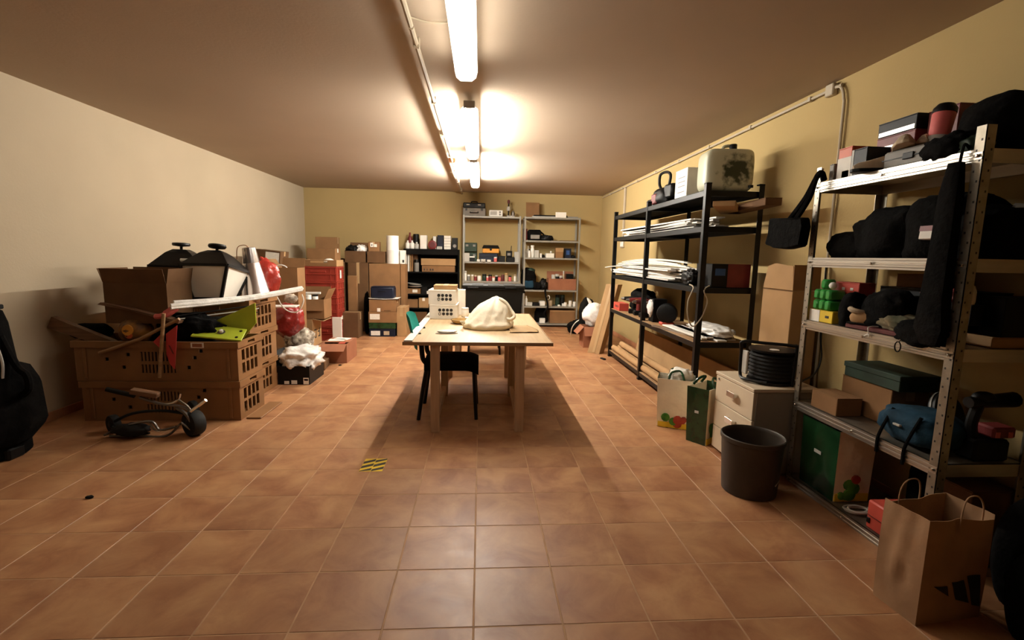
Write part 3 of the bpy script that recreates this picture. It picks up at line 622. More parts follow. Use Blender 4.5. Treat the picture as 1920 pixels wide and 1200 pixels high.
# black golf bag at the left edge
t = thing('golf_bag', 'black bag with straps standing at the left edge of the picture', 'bag', (-3.27, 3.30, 0))
MB().lathe([(.17, 0), (.19, .02), (.185, .35), (.165, .60), (.14, .90), (.12, .98), (.09, 1.0)], n=24).out('body', 'black_cloth', t, 0, True)
MB().prism([(.05, -.16, .06), (.22, -.10, .10), (.27, .0, .22), (.23, .02, .50), (.16, .02, .62), (.05, -.12, .66)], (0, .14, 0)).out('side_pocket', 'black_cloth', t, .02, True)
MB().tube(curve([(.13, .0, .82), (.21, .0, .62), (.265, .0, .56), (.27, .0, .47), (.22, 0, .42)]), .022, 8).out('strap', 'black_cloth', t, 0, True)
MB().tube(curve([(.10, -.05, .95), (.15, -.06, .80), (.17, -.05, .66), (.16, -.05, .55)]), .008, 6).out('strap', 'grey_l', t, 0, True)
MB().box(.0, .16, -.02, .02, 1.0, 1.03).out('club_head', 'black_metal', t, .006); MB().tube([(.07, 0, .9), (.07, 0, 1.01)], .008, 6).out('club_shaft', 'chrome', t, 0, True)
MB().box(.10, .19, -.1, .02, .0, .08).out('foot', 'black_plastic', t, .012)

# ================================================================== MIDDLE LEFT: RED CRATES AND CARTONS
def red_crate(label, x, y, z, h=.225):
    t = thing('red_crate', label, 'crate', (x, y, z), 0, 'red plastic crates in a tall stack'); a, c = .275, .19; e = .012
    k = MB().box(-a, a, -c, -c + e, 0, h).box(-a, a, c - e, c, 0, h).box(-a, -a + e, -c + e, c - e, 0, h).box(a - e, a, -c + e, c - e, 0, h).box(-a + e, a - e, -c + e, c - e, 0, .01); k.out('body', 'red_plastic', t)
    for z0, z1 in ((.0, .02), (h * .46, h * .52), (h - .026, h)):
        k = MB().box(-a - .012, a + .012, -c - .012, -c, z0, z1).box(-a - .012, a + .012, c, c + .012, z0, z1).box(-a - .012, -a, -c, c, z0, z1).box(a, a + .012, -c, c, z0, z1); k.out('rib', 'red_plastic', t, .003)
    for x_ in (-.27, -.19, .19, .27): MB().box(x_ - .006, x_ + .006, -c - .010, -c, .02, h - .026).out('upright', 'red_plastic', t)
    for y_ in (-.18, -.06, .06, .18): MB().box(a, a + .010, y_ - .006, y_ + .006, .02, h - .026).out('upright', 'red_plastic', t)
    MB().box(-.12, .12, -c - .009, -c, h * .60, h * .74).out('grip_bar', 'red_plastic', t, .003)
    if label.startswith('topmost'): MB().box(a + .011, a + .0135, -.02, .05, h * .2, h * .75).out('sticker', 'sticker', t)
    elif label.startswith('fourth'): MB().box(a + .011, a + .0135, -.0, .07, h * .35, h * .6).out('sticker', 'sticker', t)
    return t
for k, n_ in enumerate(('bottom red plastic crate of the tall stack', 'fourth red plastic crate from the top of the stack', 'middle red plastic crate of the tall stack', 'second red plastic crate from the top of the stack', 'topmost red plastic crate with a white sticker on its side')): red_crate(n_, -2.555, 7.93, k * .237, .235)
t = thing('cardboard_tray', 'brown cardboard tray sitting on the red crate stack', 'tray', (-2.54, 7.93, 1.187))
MB().panel(-.27, .27, 0, .10, [(-.13, .13, .055, .085)], .006, 'y').out('front_wall', 'card', t).location = (0, -.19, 0)
k = MB().box(-.27, .27, .184, .19, 0, .1).box(-.27, -.264, -.184, .184, 0, .1).box(.264, .27, -.184, .184, 0, .1).box(-.264, .264, -.184, .184, 0, .006); k.out('body', 'card_l', t)
o = solo(MB().lathe([(.075, 0), (.085, .02), (.07, .055), (.03, .075)], n=20), 'plastic_dome', 'white_plastic', 'rounded white cap poking out of the tray on the red crates', 'cap', (-2.42, 7.86, 1.235), 0, None, 0, True)
# boxes piled behind the rear crates
carton('large dark cardboard box under the pile beside the red crates', -3.3, -2.9, 6.9, 7.6, 0, .80, m='card_d')
carton('plain cardboard box on the large dark box by the left wall', -3.25, -2.9, 7.0, 7.5, .801, 1.20, m='card')
carton('tall narrow cardboard box behind the red bag on the rear crates', -2.66, -2.36, 6.35, 6.62, .0, 1.20, m='card', flaps={'b': 20, 'l': 35}, tape=None)
carton('cardboard box with a large white sticker leaning on the pile', -3.2, -2.86, 7.05, 7.35, 1.202, 1.42, m='card_d', ry=.1, stick=(('f', .4, .95, .1, .9, 'sticker'),))
carton('wide cardboard box with a pale taped edge on top of the corner pile', -2.88, -2.42, 8.2, 8.5, 1.25, 1.47, m='card', tape='sticker')
carton('tall cardboard box carrying the pile in the far left corner', -3.0, -2.42, 8.16, 8.75, 0, 1.248, m='card_d')
carton('dark cardboard box at the very top of the corner pile', -2.98, -2.62, 8.9, 9.2, 1.30, 1.68, m='card', rz=.1)
carton('hidden dark cardboard box holding up the top corner box', -3.1, -2.5, 8.8, 9.5, 0, 1.298, m='card_d')
garment('dark crumpled bag stuffed beside the stickered box', (-3.15, 6.55, .60), (.22, .18, .60), 22, 'black_cloth', .2, 2, 'dark_bag', 'bag', base=.0)
t = thing('wire_hoop', 'pale bent wire hoop behind the red bag', 'wire'); MB().tube(curve([P(520, 498, Y=6.4), P(529, 497, Y=6.4), P(538, 503, Y=6.42), P(536, 520, Y=6.45), (-2.5, 6.45, .9)]), .008, 6).out('wire', 'white_plastic', t, 0, True)
# box of electrical bits on the printed box
t = carton('cardboard box with black print on its side standing on the floor', -2.72, -2.385, 6.9, 7.28, 0, .46, m='card_l', flaps={'r': 100, 'b': 15}, tape=None)
for z0, z1, y0, y1 in ((.17, .19, .05, .13), (.19, .30, .10, .12), (.24, .26, .03, .11), (.17, .19, -.10, -.03), (.19, .30, -.05, -.03), (.28, .30, -.12, -.04)): MB().box(.168, .1695, y0 + .0, y1, z0, z1).out('print_mark', 'print', t)
carton('open cardboard box of electrical fittings on top of the printed box', -2.70, -2.22, 6.92, 7.26, .462, .74, m='card', flaps={'r': 25, 'b': 5, 'f': 165}, tape=None)
for k, (x, y, r) in enumerate(((-2.62, 7.0, .05), (-2.54, 7.06, .045), (-2.46, 6.99, .045), (-2.38, 7.05, .04))): jar(('leftmost white round fitting in the open box of fittings', 'black topped round fitting second from the left in the open box', 'white round fitting second from the right in the open box', 'rightmost black topped round fitting in the open box')[k], (x, y, .70), r, .10, 'white_plastic', 'black_plastic' if k % 2 else 'white_plastic', 'electrical fittings in the open box', 'fitting', 'fitting')
solo(MB().box(-.17, .15, -.02, .03, 0, .03), 'fitting_strip', 'white_plastic', 'white plastic strip across the box of electrical fittings', 'strip', (-2.48, 7.12, .80), .05, None, .004)
solo(MB().box(-.07, .07, -.012, .012, 0, .42), 'white_plank', 'white_lacquer', 'narrow white panel standing in front of the red crates', 'panel', (-2.20, 7.45, 0), 0, None, .002)
# reddish box with papers
t = carton('reddish brown box on the floor with white papers on top', -2.02, -1.70, 6.13, 6.62, 0, .25, m='card_r', flaps={'f': 118, 'l': 115}, tape=None)
MB().box(-.158, .158, -.1, .24, .244, .25).out('top_panel', 'card_r', t); MB().box(.04, .12, -.2, -.12, .247, .25).out('red_patch', 'red_box', t)
for k, (x, y, r) in enumerate(((-1.90, 6.40, .1), (-1.86, 6.5, -.2))): solo(MB().box(-.10, .10, -.07, .07, 0, .006), 'paper_sheet', 'white_paper', ('white paper lying on the reddish box', 'second white paper lying behind on the reddish box')[k], 'paper', (x, y, .2512 + .0 * k), r)
solo(MB().box(-.10, .10, -.16, .16, 0, .005), 'cardboard_flap', 'card_l', 'loose tan cardboard piece lying in front of the reddish box', 'cardboard', (-2.02, 5.93, .06), .2, None, 0, 0, .1, -.2)
solo(MB().box(-.16, .13, -.14, .14, 0, .1), 'low_carton', 'card_d', 'low dark carton on the floor behind the black box', 'box', (-2.0, 5.86, 0), .12, None, .004)
# black box with white film
t = carton('black box on the floor with stickers along its lower edge', -2.14, -1.81, 5.10, 5.56, 0, .20, m='black_plastic', flaps={'l': 40}, tape=None, stick=(('f', .2, .35, .04, .2, 'sticker'), ('f', .42, .6, .04, .24, 'sticker'), ('f', .80, .97, .03, .38, 'sticker'), ('f', .82, .95, .22, .32, 'red_box')))
garment('heap of crumpled white plastic film in the black box', (-1.97, 5.33, .24), (.20, .22, .12), 31, 'film', .34, 3.0, 'film_heap', 'plastic film', base=.06)
garment('stained pale rag bundle behind the white plastic film', (-2.14, 5.75, .38), (.15, .12, .13), 33, 'rag', .25, 3.0, 'rag_bundle', 'rag', base=.25)
solo(MB().box(-.17, .16, -.13, .13, 0, .25), 'dark_carton', 'card_d', 'dark carton on the floor under the stained rag bundle', 'box', (-2.27, 5.75, 0), 0, None, .004)
plastic_bag('dark red plastic bag wedged between crates and printed box', (-2.24, 5.72, .60), (.17, .13, .20), 'red_bag_dark', 14, .18, 0, base=.40)
solo(MB().box(-.15, .15, -.1, .1, 0, .012), 'white_board', 'white_lacquer', 'white board lying above the dark red bag', 'board', (-2.18, 5.42, .80), .15, None, .002)

# ================================================================== BACK LEFT CARTONS
carton('tall plain cardboard box left of the shoe box pile', -2.36, -2.01, 8.72, 9.2, 0, 1.235, m='card_d')
carton('tall wide cardboard box behind the shoe box pile', -1.995, -1.45, 8.74, 9.25, 0, 1.225, m='card')
solo(MB().box(-.09, .06, -.03, .03, 0, 1.02), 'tall_panel', 'card', 'narrow upright cardboard panel beside the red crates', 'cardboard', (-2.17, 8.35, 0), 0, None, .003)
carton('low cardboard box on the floor behind the red crates', -2.36, -2.02, 8.0, 8.3, 0, .42, m='card_d')
garment('black umbrella bundle leaning in the gap between cartons', (-1.98, 8.45, .36), (.05, .05, .36), 41, 'black_cloth', .15, 2, 'umbrella', 'umbrella', base=0)
carton('open cardboard box with black and clear things on the tall boxes', -2.42, -2.06, 8.76, 9.1, 1.237, 1.44, m='card_d', flaps={'b': 15}, tape=None)
garment('black tangled cable heap in the open top box', (-2.31, 8.9, 1.44), (.11, .10, .09), 42, 'black_plastic', .4, 3.5, 'cable_heap', 'cable', base=1.26)
garment('clear crumpled packaging in the open top box', (-2.15, 8.9, 1.45), (.09, .09, .09), 43, 'film', .35, 3.5, 'clear_packaging', 'plastic film', base=1.26)
carton('dark cardboard box on the tall boxes beside the white rolls', -2.03, -1.72, 8.76, 9.06, 1.237, 1.44, m='card_d')
carton('small stickered cardboard box on the dark box at the top', -2.01, -1.83, 8.78, 8.98, 1.442, 1.61, m='card', stick=(('f', .2, .5, .45, .9, 'sticker'), ('f', .55, .85, .45, .75, 'sticker'), ('f', .3, .4, .55, .75, 'print')))
def roll(label, c, r, h):
    t = thing('paper_roll', label, 'roll', c, 0, 'white paper rolls'); MB().lathe([(r * .3, 0), (r, 0), (r, h), (r * .3, h), (r * .3, 0)], n=28, cap=False).out('paper', 'white_plastic', t, 0, True); MB().lathe([(r * .3, .002), (r * .3, h - .002)], n=16, cap=False).out('core', 'card', t, 0, True)
roll('lower thick white roll standing on the tall boxes', (-1.585, 8.88, 1.226), .125, .245); roll('upper white roll stacked on the thick white roll', (-1.60, 8.88, 1.472), .11, .255)
carton('small white box beside the white rolls', -1.455, -1.37, 8.78, 8.95, 1.226, 1.47, m='white_paper', tape=None, stick=(('f', .5, .9, .1, .3, 'print'),))
solo(MB().box(-.04, .04, -.1, .2, 0, 1.22), 'upright_panel', 'card', 'narrow brown panel standing beside the black bookcase', 'cardboard', (-1.40, 8.85, 0), 0, None, .003)
carton('dark blue shoe box at the bottom of the shoe box pile', -1.88, -1.45, 8.17, 8.5, 0, .135, m='navy', tape=None, stick=(('f', .06, .42, .15, .72, 'sticker'), ('f', .56, .78, .2, .7, 'beige')), name='shoe_box')
carton('green lidded shoe box second from the bottom of the pile', -1.885, -1.44, 8.165, 8.5, .137, .235, m='green_print', tape=None, name='shoe_box')
carton('brown carton with a white label in the middle of the pile', -1.89, -1.42, 8.17, 8.52, .237, .425, m='card', tape=None, stick=(('f', .05, .40, .3, .8, 'sticker'),))
carton('brown carton with folded rim under the blue case', -1.88, -1.43, 8.18, 8.5, .427, .625, m='card', stick=(('f', .3, .42, .0, .3, 'sticker'), ('f', .55, .8, .05, .12, 'card_d')))
carton('tall plain carton standing right behind the shoe box pile', -1.42, -1.27, 8.2, 8.6, 0, .50, m='card_l')
t = thing('blue_case', 'dark navy plastic case on top of the shoe box pile', 'case', (-1.66, 8.33, .652)); MB().box(-.2, .19, -.13, .13, 0, .19).out('body', 'navy', t, .02, True); MB().box(-.19, .18, -.12, .12, .188, .198).out('lid', 'navy', t, .004); MB().tube(curve([(-.06, -.13, .12), (-.05, -.15, .12), (.05, -.15, .12), (.06, -.13, .12)]), .006, 6).out('handle', 'black_plastic', t, 0, True)
solo(MB().sheet(lambda u, v: (-.24 + .5 * u, -.15 + .3 * v, .012 + .012 * (2 * u - 1) ** 2), 10, 3, .006), 'foam_sheet', 'white_plastic', 'thin bowed white sheet under the navy case', 'sheet', (-1.65, 8.33, .632), 0, None, 0, True)

# ================================================================== BACK WALL FURNITURE
YS = 9.47
def fx(x, y=500, Y=YS): return P(x, y, Y=Y).x
def fz(x, y, Y=YS): return P(x, y, Y=Y).z
BKZ = [.05, .33, .605, 1.04, 1.485]
t = thing('bookcase', 'black bookcase against the back wall left of the grey racks', 'bookcase', (-.965, YS, 0))
for x in (-.535, .515): MB().box(x, x + .02, 0, .38, 0, 1.51).out('side_panel', 'black_matte', t, .002)
MB().box(-.53, .53, .37, .38, 0, 1.5).out('back_panel', 'black_matte', t)
for z in BKZ: MB().box(-.515, .515, .003, .37, z, z + .024).out('shelf', 'black_matte', t, .002)
MB().box(-.515, .515, .003, .02, 1.40, 1.485).out('shadow_strip', 'black_matte', t, .002)  # added dark strip standing in for the shadow under the top board
def grey_rack(label, x0, x1, zs):
    t = thing('grey_rack', label, 'rack', ((x0 + x1) / 2, YS, 0), 0, 'grey metal racks on the back wall'); a = (x1 - x0) / 2
    for sx in (-1, 1):
        for y, sy in ((0, 1), (.38, -1)):
            xx = sx * a; k = MB().box(min(xx, xx - sx * .035), max(xx, xx - sx * .035), min(y, y + sy * .002), max(y, y + sy * .002), 0, 2.18).box(min(xx, xx - sx * .003), max(xx, xx - sx * .003), min(y, y + sy * .035), max(y, y + sy * .035), 0, 2.18); k.out('post', 'grey_paint', t)
    for z in zs:
        k = MB().box(-a + .004, a - .004, .004, .376, z - .004, z).box(-a + .004, a - .004, .004, .007, z - .032, z - .004).box(-a + .004, a - .004, .373, .376, z - .032, z - .004); k.out('shelf', 'grey_paint', t)
    return t
R1 = [2.165, 1.285, .905, .48, .08]; R2 = [2.17, 1.72, 1.385, .745, .42, .07]
grey_rack('left grey metal rack against the back wall behind the black tote', -.357, .778, R1)
grey_rack('right grey metal rack against the back wall nearest the right corner', .84, 1.955, R2)
def bx(label, xl, xr, yt, z0, m, Y=YS + .06, d=.18, cat='box', name='small_box', stick=(), tape=None, py=500, flaps=None):
    x0, x1 = fx(xl, py, Y), fx(xr, py, Y); z1 = fz((xl + xr) / 2, yt, Y); return carton(label, x0, x1, Y, Y + d, z0 + .001, max(z0 + .02, z1), m=m, tape=tape, name=name, cat=cat, stick=stick, flaps=flaps)
def bt(label, xc, hw, yt, z0, m, cap='white_plastic', Y=YS + .12, kind='bottle', py=480, **kw):
    x = fx(xc, py, Y); r = hw * Y / F; h = max(.03, fz(xc, yt, Y) - z0)
    return bottle(label, (x, Y, z0 + .001), r, h, m, cap, **kw) if kind == 'bottle' else jar(label, (x, Y, z0 + .001), r, h, m, cap, **kw)
# --- bookcase contents
z = BKZ[4] + .024
bt('white squat bottle at the left end of the bookcase top', 764.5, 4, 451, z, 'white_plastic'); bt('second white squat bottle on the bookcase top', 773, 4, 451, z, 'white_plastic'); bt('third white squat bottle with dull label on the bookcase top', 781.5, 4, 454, z, 'grey_l')
bt('tall dark red bottle at the back of the bookcase top', 769, 4, 436, z, 'red_dark', 'red_dark', Y=YS + .26); bt('black round jar behind the white bottles', 780.5, 5.5, 439, z, 'black_plastic', 'black_plastic', Y=YS + .26, kind='jar', name='jar', cat='jar')
bx('tall white box on the bookcase top', 788, 800, 441, z, 'white_paper'); bx('tall narrow white pack beside the red clock', 812, 818, 443, z, 'white_paper', Y=YS + .22)
t = thing('alarm_clock', 'round dark red clock on the bookcase top', 'clock', (fx(810), YS + .1, z)); MB(TRS((0, 0, .085), 0, math.pi / 2)).lathe([(.06, -.03), (.085, -.02), (.085, .02), (.06, .03)], n=22).out('case', 'red_dark', t, 0, True); MB(TRS((0, -.0, .085), 0, math.pi / 2)).lathe([(.055, .030), (.055, .034)], n=20).out('dial', 'maroon', t)
for s in (-1, 1): MB().tube([(s * .04, 0, .03), (s * .055, 0, .001)], .008, 6).out('foot', 'red_dark', t)
bx('small pale packet lying in front of the navy box', 819, 829, 462, z, 'grey_l', d=.06); bx('navy box on the bookcase top', 820, 831, 441, z, 'navy', Y=YS + .14)
t = bx('white box with five dark seams on the bookcase top', 832.5, 845, 442, z, 'white_paper')
for q in (.18, .38, .58, .78): MB().box(-.062, .062, -.0925, -.09, q * .27, q * .27 + .006).out('seam', 'grey', t)
t = bx('black loudspeaker at the right end of the bookcase top', 847, 857.5, 446, z, 'black_plastic', cat='speaker', name='loudspeaker'); MB(TRS((0, -.09, .07), 0, math.pi / 2)).lathe([(.035, 0), (.03, .006), (.01, .001)], n=16).out('cone', 'grey', t, 0, True)
z = BKZ[3] + .024
for k, (xl, xr, yt, m_) in enumerate(((760.5, 763.5, 473, 'grey_l'), (764.5, 767.5, 476, 'white_paper'), (768.5, 770.5, 477, 'card_l'), (771.5, 774, 475, 'card'))): bx(('first', 'second', 'third', 'fourth')[k] + ' upright folder from the left on the upper bookcase shelf', xl, xr, yt, z, m_, d=.22, cat='folder', name='folder')
bx('brown upright folder box on the upper bookcase shelf', 775, 783, 475, z, 'card_d', d=.2, Y=YS + .13); bt('glass jar with dark lid in front of the brown folder box', 781, 4.5, 487, z, 'grey', 'black_plastic', kind='jar', Y=YS + .08, name='jar', cat='jar')
t = bx('wide brown cardboard box with print on the upper bookcase shelf', 791, 853, 498, z, 'card', d=.24, stick=(('f', .06, .09, .2, .5, 'print'), ('f', .15, .17, .2, .5, 'print'), ('f', .24, .28, .2, .5, 'print'), ('f', .31, .35, .2, .5, 'print')))
bx('wide light cardboard lid on the brown printed box', 789.5, 854, 485, fz(820, 498, YS + .05) + .003, 'card_l', Y=YS + .045, d=.27)
z = BKZ[2] + .024
bx('brown cardboard box with a white label on the lower bookcase shelf', 761.5, 788, 541, z, 'card', py=545, stick=(('f', .45, .8, .25, .8, 'sticker'),)); bx('black case beside the labelled box on the bookcase', 790, 801, 538, z, 'black_plastic', py=545, name='black_case', cat='case')
for k in range(2): solo(MB().lathe([(.06, 0), (.13, .015), (.14, .03), (.12, .03), (.05, .012)], n=24), 'dish', 'grey_l', ('pale dish lying on the labelled box in the bookcase', 'upper pale dish in the bookcase, tilted')[k], 'dish', (fx(776 - 2 * k, 535), YS + .16, fz(776, 540) + .004 + .045 * k), 0, None, 0, True, 0, .12 * k)
garment('black cable bundle at the right of the lower bookcase shelf', (fx(835, 540), YS + .17, z + .06), (.16, .1, .08), 51, 'black_plastic', .3, 3, 'cable_bundle', 'cable', base=z + .001)
bx('small white carton at the middle of the lower bookcase shelf', 800, 812, 546, z, 'white_paper', py=550, d=.1, Y=YS + .02)
z = BKZ[1] + .024 - .33 + .05
carton('plain brown carton at the bottom left of the bookcase', fx(762.5, 580), fx(783, 580), YS + .03, YS + .25, .355, .52, m='card', tape=None); carton('small carton with pale top at the bottom of the bookcase', fx(785, 580), fx(803, 580), YS + .03, YS + .25, .355, .55, m='card_l', tape='sticker')
carton('dark carton on the lowest bookcase board', fx(763, 600), fx(800, 600), YS + .03, YS + .28, .075, .27, m='card_d', tape=None); carton('black carton on the lowest bookcase board behind the table', fx(806, 600), fx(850, 600), YS + .03, YS + .28, .075, .25, m='black_plastic', tape=None)
# --- left grey rack contents
z = R1[0]
t = thing('tool_case', 'grey metal case with a handle on top of the left grey rack', 'case', (fx(889, 395), YS + .16, z + .001)); MB().box(-.22, .22, -.13, .13, 0, .15).out('body', 'grey', t, .008); MB().tube(curve([(-.07, -.13, .08), (-.07, -.16, .06), (.07, -.16, .06), (.07, -.13, .08)]), .008, 6).out('handle', 'black_plastic', t, 0, True)
for s in (-.15, .15): MB().box(s - .02, s + .02, -.138, -.13, .10, .14).out('latch', 'black_metal', t, .002)
t = thing('black_case', 'black case with a top handle lying on the grey metal case', 'case', (fx(889, 395), YS + .16, z + .153)); MB().box(-.215, .215, -.12, .12, 0, .10).out('body', 'black_plastic', t, .015, True); MB().tube(curve([(-.06, 0, .10), (-.05, 0, .13), (.05, 0, .13), (.06, 0, .10)]), .010, 6).out('handle', 'black_plastic', t, 0, True)
for s in (-.12, .1): MB().box(s - .03, s + .03, -.125, -.12, .05, .07).out('latch', 'grey_l', t, .002)
t = thing('radio', 'small cream radio on top of the left grey rack', 'radio', (fx(930, 398), YS + .12, z + .001)); MB().box(-.135, .135, -.06, .06, 0, .125).out('body', 'white_plastic', t, .01, True); MB().box(-.11, .02, -.063, -.06, .03, .10).out('speaker_grille', 'grey_l', t)
for zz in (.04, .085): MB(TRS((.08, -.06, zz), 0, math.pi / 2)).lathe([(.018, 0), (.015, .01)], n=14).out('knob', 'grey', t, 0, True)
t = thing('microscope', 'small dark metal instrument with an upright column on the left rack', 'instrument', (fx(957, 395), YS + .12, z + .001)); MB().box(-.07, .09, -.06, .06, 0, .03).out('base', 'dull_metal', t, .006); MB().tube([(-.03, 0, .03), (-.03, 0, .30)], .014, 8).out('column', 'black_metal', t, 0, True); MB().lathe([(.03, .12), (.04, .14), (.03, .20)], (-.03, 0, 0), 14).out('collar', 'grey_l', t, 0, True); MB().lathe([(.03, .03), (.035, .08), (.02, .12)], (.06, 0, 0), 14).out('flask', 'dull_metal', t, 0, True); MB().lathe([(.022, .26), (.026, .31), (.016, .33)], (-.03, 0, 0), 12).out('head', 'maroon', t, 0, True)
z = R1[1]
for k, (yt, zz) in enumerate(((474, 0), (455.5, .19))):
    t = thing('green_case', ('lower dark olive case on the middle shelf of the left rack', 'upper dark olive case stacked on the middle shelf of the left rack')[k], 'case', (fx(882), YS + .2, z + .001 + zz)); MB().box(-.125, .125, -.12, .12, 0, .175).out('body', 'green_dark', t, .01, True)
    for s in (-.07, .07): MB().box(s - .025, s + .025, -.13, -.12, .10, .14).out('latch', 'grey', t, .003)
bx('grey carton in front of the olive cases', 869.5, 880, 474, z, 'grey_l', Y=YS + .02, d=.05); bx('black box with a white strip in front of the olive cases', 880.5, 890, 480, z, 'black_plastic', Y=YS + .01, d=.06, stick=(('f', .0, 1., .72, .95, 'sticker'),))
t = thing('tool_box', 'orange tool box with black lid on a blue case', 'tool box', (fx(920), YS + .17, z + .171)); MB().box(-.165, .165, -.1, .1, 0, .09).out('body', 'orange', t, .01); MB().prism([(-.175, -.105, .09), (.175, -.105, .09), (.145, -.06, .155), (-.145, -.06, .155)], (0, .16, 0)).out('lid', 'black_plastic', t, .006); MB().box(-.02, .02, -.112, -.1, .05, .1).out('latch', 'black_plastic', t, .003)
t = thing('blue_tool_case', 'dark blue case under the orange tool box', 'case', (fx(917), YS + .17, z + .001)); MB().box(-.20, .17, -.12, .12, 0, .168).out('body', 'navy', t, .012); MB().box(-.2, .17, -.125, -.12, .09, .10).out('seam', 'black_plastic', t)
bx('black tin on the middle shelf of the left rack', 934, 947, 480, z, 'black_plastic', Y=YS + .03, d=.12)
t = thing('walkie_charger', 'black radio with a short antenna on the left rack', 'radio', (fx(957), YS + .1, z + .001)); MB().box(-.085, .085, -.06, .06, 0, .10).out('base', 'black_plastic', t, .01); MB().box(-.085, .035, -.05, .05, .10, .22).out('body', 'black_plastic', t, .008); MB().tube([(.01, 0, .22), (.02, 0, .32)], .007, 6).out('antenna', 'black_plastic', t); MB().box(-.06, .0, -.053, -.05, .13, .18).out('display', 'grey', t)
bx('pale box at the right end of the middle shelf of the left rack', 964, 972, 472, z, 'grey_l', Y=YS + .08, d=.1)
for k, (xc, hw, yt, m_) in enumerate(((897, 3, 486, 'white_plastic'), (906, 5, 486, 'grey_l'), (917, 4, 487, 'white_plastic'), (929, 3, 482, 'pink'))): bt(('small white pot left of the low pale pot before the blue case', 'low wide pale pot in front of the blue case', 'small white pot right of the low pale pot', 'small pink pot in front of the orange tool box')[k], xc, hw, yt, z, m_, kind='jar', Y=YS + .02, group='small pots in front of the blue case')
z = R1[2]
for k, (xc, hw, yt, m_, c_) in enumerate(((873, 2.4, 508, 'white_plastic', 'grey_l'), (879, 3, 515, 'grey', 'white_plastic'), (886, 2.4, 515, 'beige', 'white_plastic'), (892, 3, 516, 'red_dark', 'beige'), (899, 3.6, 517, 'white_plastic', 'white_plastic'), (908.5, 4, 514, 'green_dark', 'black_plastic'), (914.5, 2.2, 518, 'pink', 'white_plastic'), (919.5, 3.4, 515, 'red_dark', 'black_plastic'), (926, 2.6, 519, 'white_plastic', 'pink'), (931.5, 2.6, 516, 'black_plastic', 'grey_l'), (937, 3, 518, 'pink', 'red_dark'), (943.5, 3, 515, 'maroon', 'maroon'), (950, 3, 512, 'beige', 'amber'), (957, 3, 517, 'pink', 'black_plastic'), (966.5, 2.4, 515, 'white_plastic', 'beige'))):
    bt(('tall thin white bottle starting the row of paint pots', 'grey paint pot second in the row', 'beige paint pot third in the row', 'dark red paint pot with beige lid fourth in the row', 'wide white paint pot fifth in the row', 'wide dark green paint pot with black lid in the row', 'narrow pink paint pot with white lid in the row', 'dark red paint pot with black lid in the row', 'low white paint pot with pink lid in the row', 'black paint pot with grey lid in the row', 'pink paint pot with dark red lid in the row', 'all maroon paint pot in the row', 'tall beige paint pot with amber lid in the row', 'pink paint pot with black lid near the end of the row', 'white paint pot with beige lid ending the row')[k], xc, hw, yt, z, m_, c_, kind='jar', Y=YS + .05 + .04 * (k % 2), group='row of little paint pots')
# --- right grey rack contents
z = R2[0]
solo(MB(TRS((0, 0, 0), 0, -.12)).box(-.135, .135, -.004, .004, 0, .30), 'cardboard_sheet', 'card', 'square cardboard sheet standing on top of the right grey rack', 'cardboard', (fx(1001, 390), YS + .18, z + .001), .1)
t = thing('flat_tray', 'flat black tray lying on top of the right grey rack', 'tray', (fx(1033, 400), YS + .14, z + .001)); MB().box(-.33, .33, -.12, .14, .022, .045).out('tray', 'black_plastic', t, .006); MB().box(-.36, .3, -.1, .1, 0, .022).out('backing', 'grey_l', t)
bx('small printed white carton in front of the flat tray', 1042, 1062, 398, z, 'white_paper', py=400, Y=YS - .0, d=.019); solo(MB().box(-.1, .12, -.1, .1, 0, .03), 'grey_folder', 'grey', 'grey folder at the right end of the right rack top', 'folder', (fx(1074, 400), YS + .16, z + .001), .1, None, .002)
z = R2[1]
bx('dark red book on the second shelf of the right rack', 983, 988.5, 429, z, 'red_dark', d=.16, cat='book', name='book', py=440)
t = thing('camera_bag', 'black boxy camera bag on the second shelf of the right rack', 'bag', (fx(1003, 440), YS + .15, z + .001)); MB().box(-.13, .13, -.1, .1, 0, .21).out('body', 'black_cloth', t, .025, True); MB().box(-.08, .1, -.115, -.1, .03, .11).out('pocket', 'grey', t, .01); MB().tube(curve([(.12, 0, .18), (.19, -.02, .12), (.22, -.03, .05)]), .016, 6).out('strap', 'black_cloth', t, 0, True)
garment('black cable tangle beside the camera bag', (fx(1026, 445), YS + .12, z + .05), (.12, .08, .055), 61, 'black_plastic', .45, 3.5, 'cable_tangle', 'cable', base=z + .001)
solo(MB().box(-.17, .15, -.1, .1, 0, .012), 'flat_board', 'card_d', 'flat board lying on the right end of the second shelf', 'board', (fx(1068, 450), YS + .13, z + .001))
z = R2[2]
bt('short white bottle at the left of the third shelf of the right rack', 985.5, 2.8, 470, z, 'white_plastic'); bt('tall white bottle on the third shelf of the right rack', 990, 3, 461, z, 'white_plastic', Y=YS + .2); bt('white bottle with a blue mark on the third shelf', 992.5, 2.6, 467, z, 'white_plastic', 'navy', Y=YS + .06); bt('biggest white bottle on the third shelf', 998, 3.6, 460, z, 'white_plastic', neck=.7)
bx('grey upright box on the third shelf of the right rack', 1002.5, 1010.5, 469, z, 'grey_l', py=475); bx('tiny white box on the third shelf of the right rack', 1012.5, 1016, 475, z, 'white_paper', py=475, d=.06); garment('small black pouch on the third shelf', (fx(1019.5, 478), YS + .1, z + .03), (.035, .04, .03), 63, 'black_plastic', .2, 3, 'small_pouch', 'pouch', base=z + .001)
bx('low white box on the third shelf of the right rack', 1024, 1039, 475, z, 'white_paper', py=478); bt('small pale jar standing on the low white box', 1033, 2, 471, fz(1031, 475) + .004, 'grey_l', kind='jar', name='jar', cat='jar', Y=YS + .14)
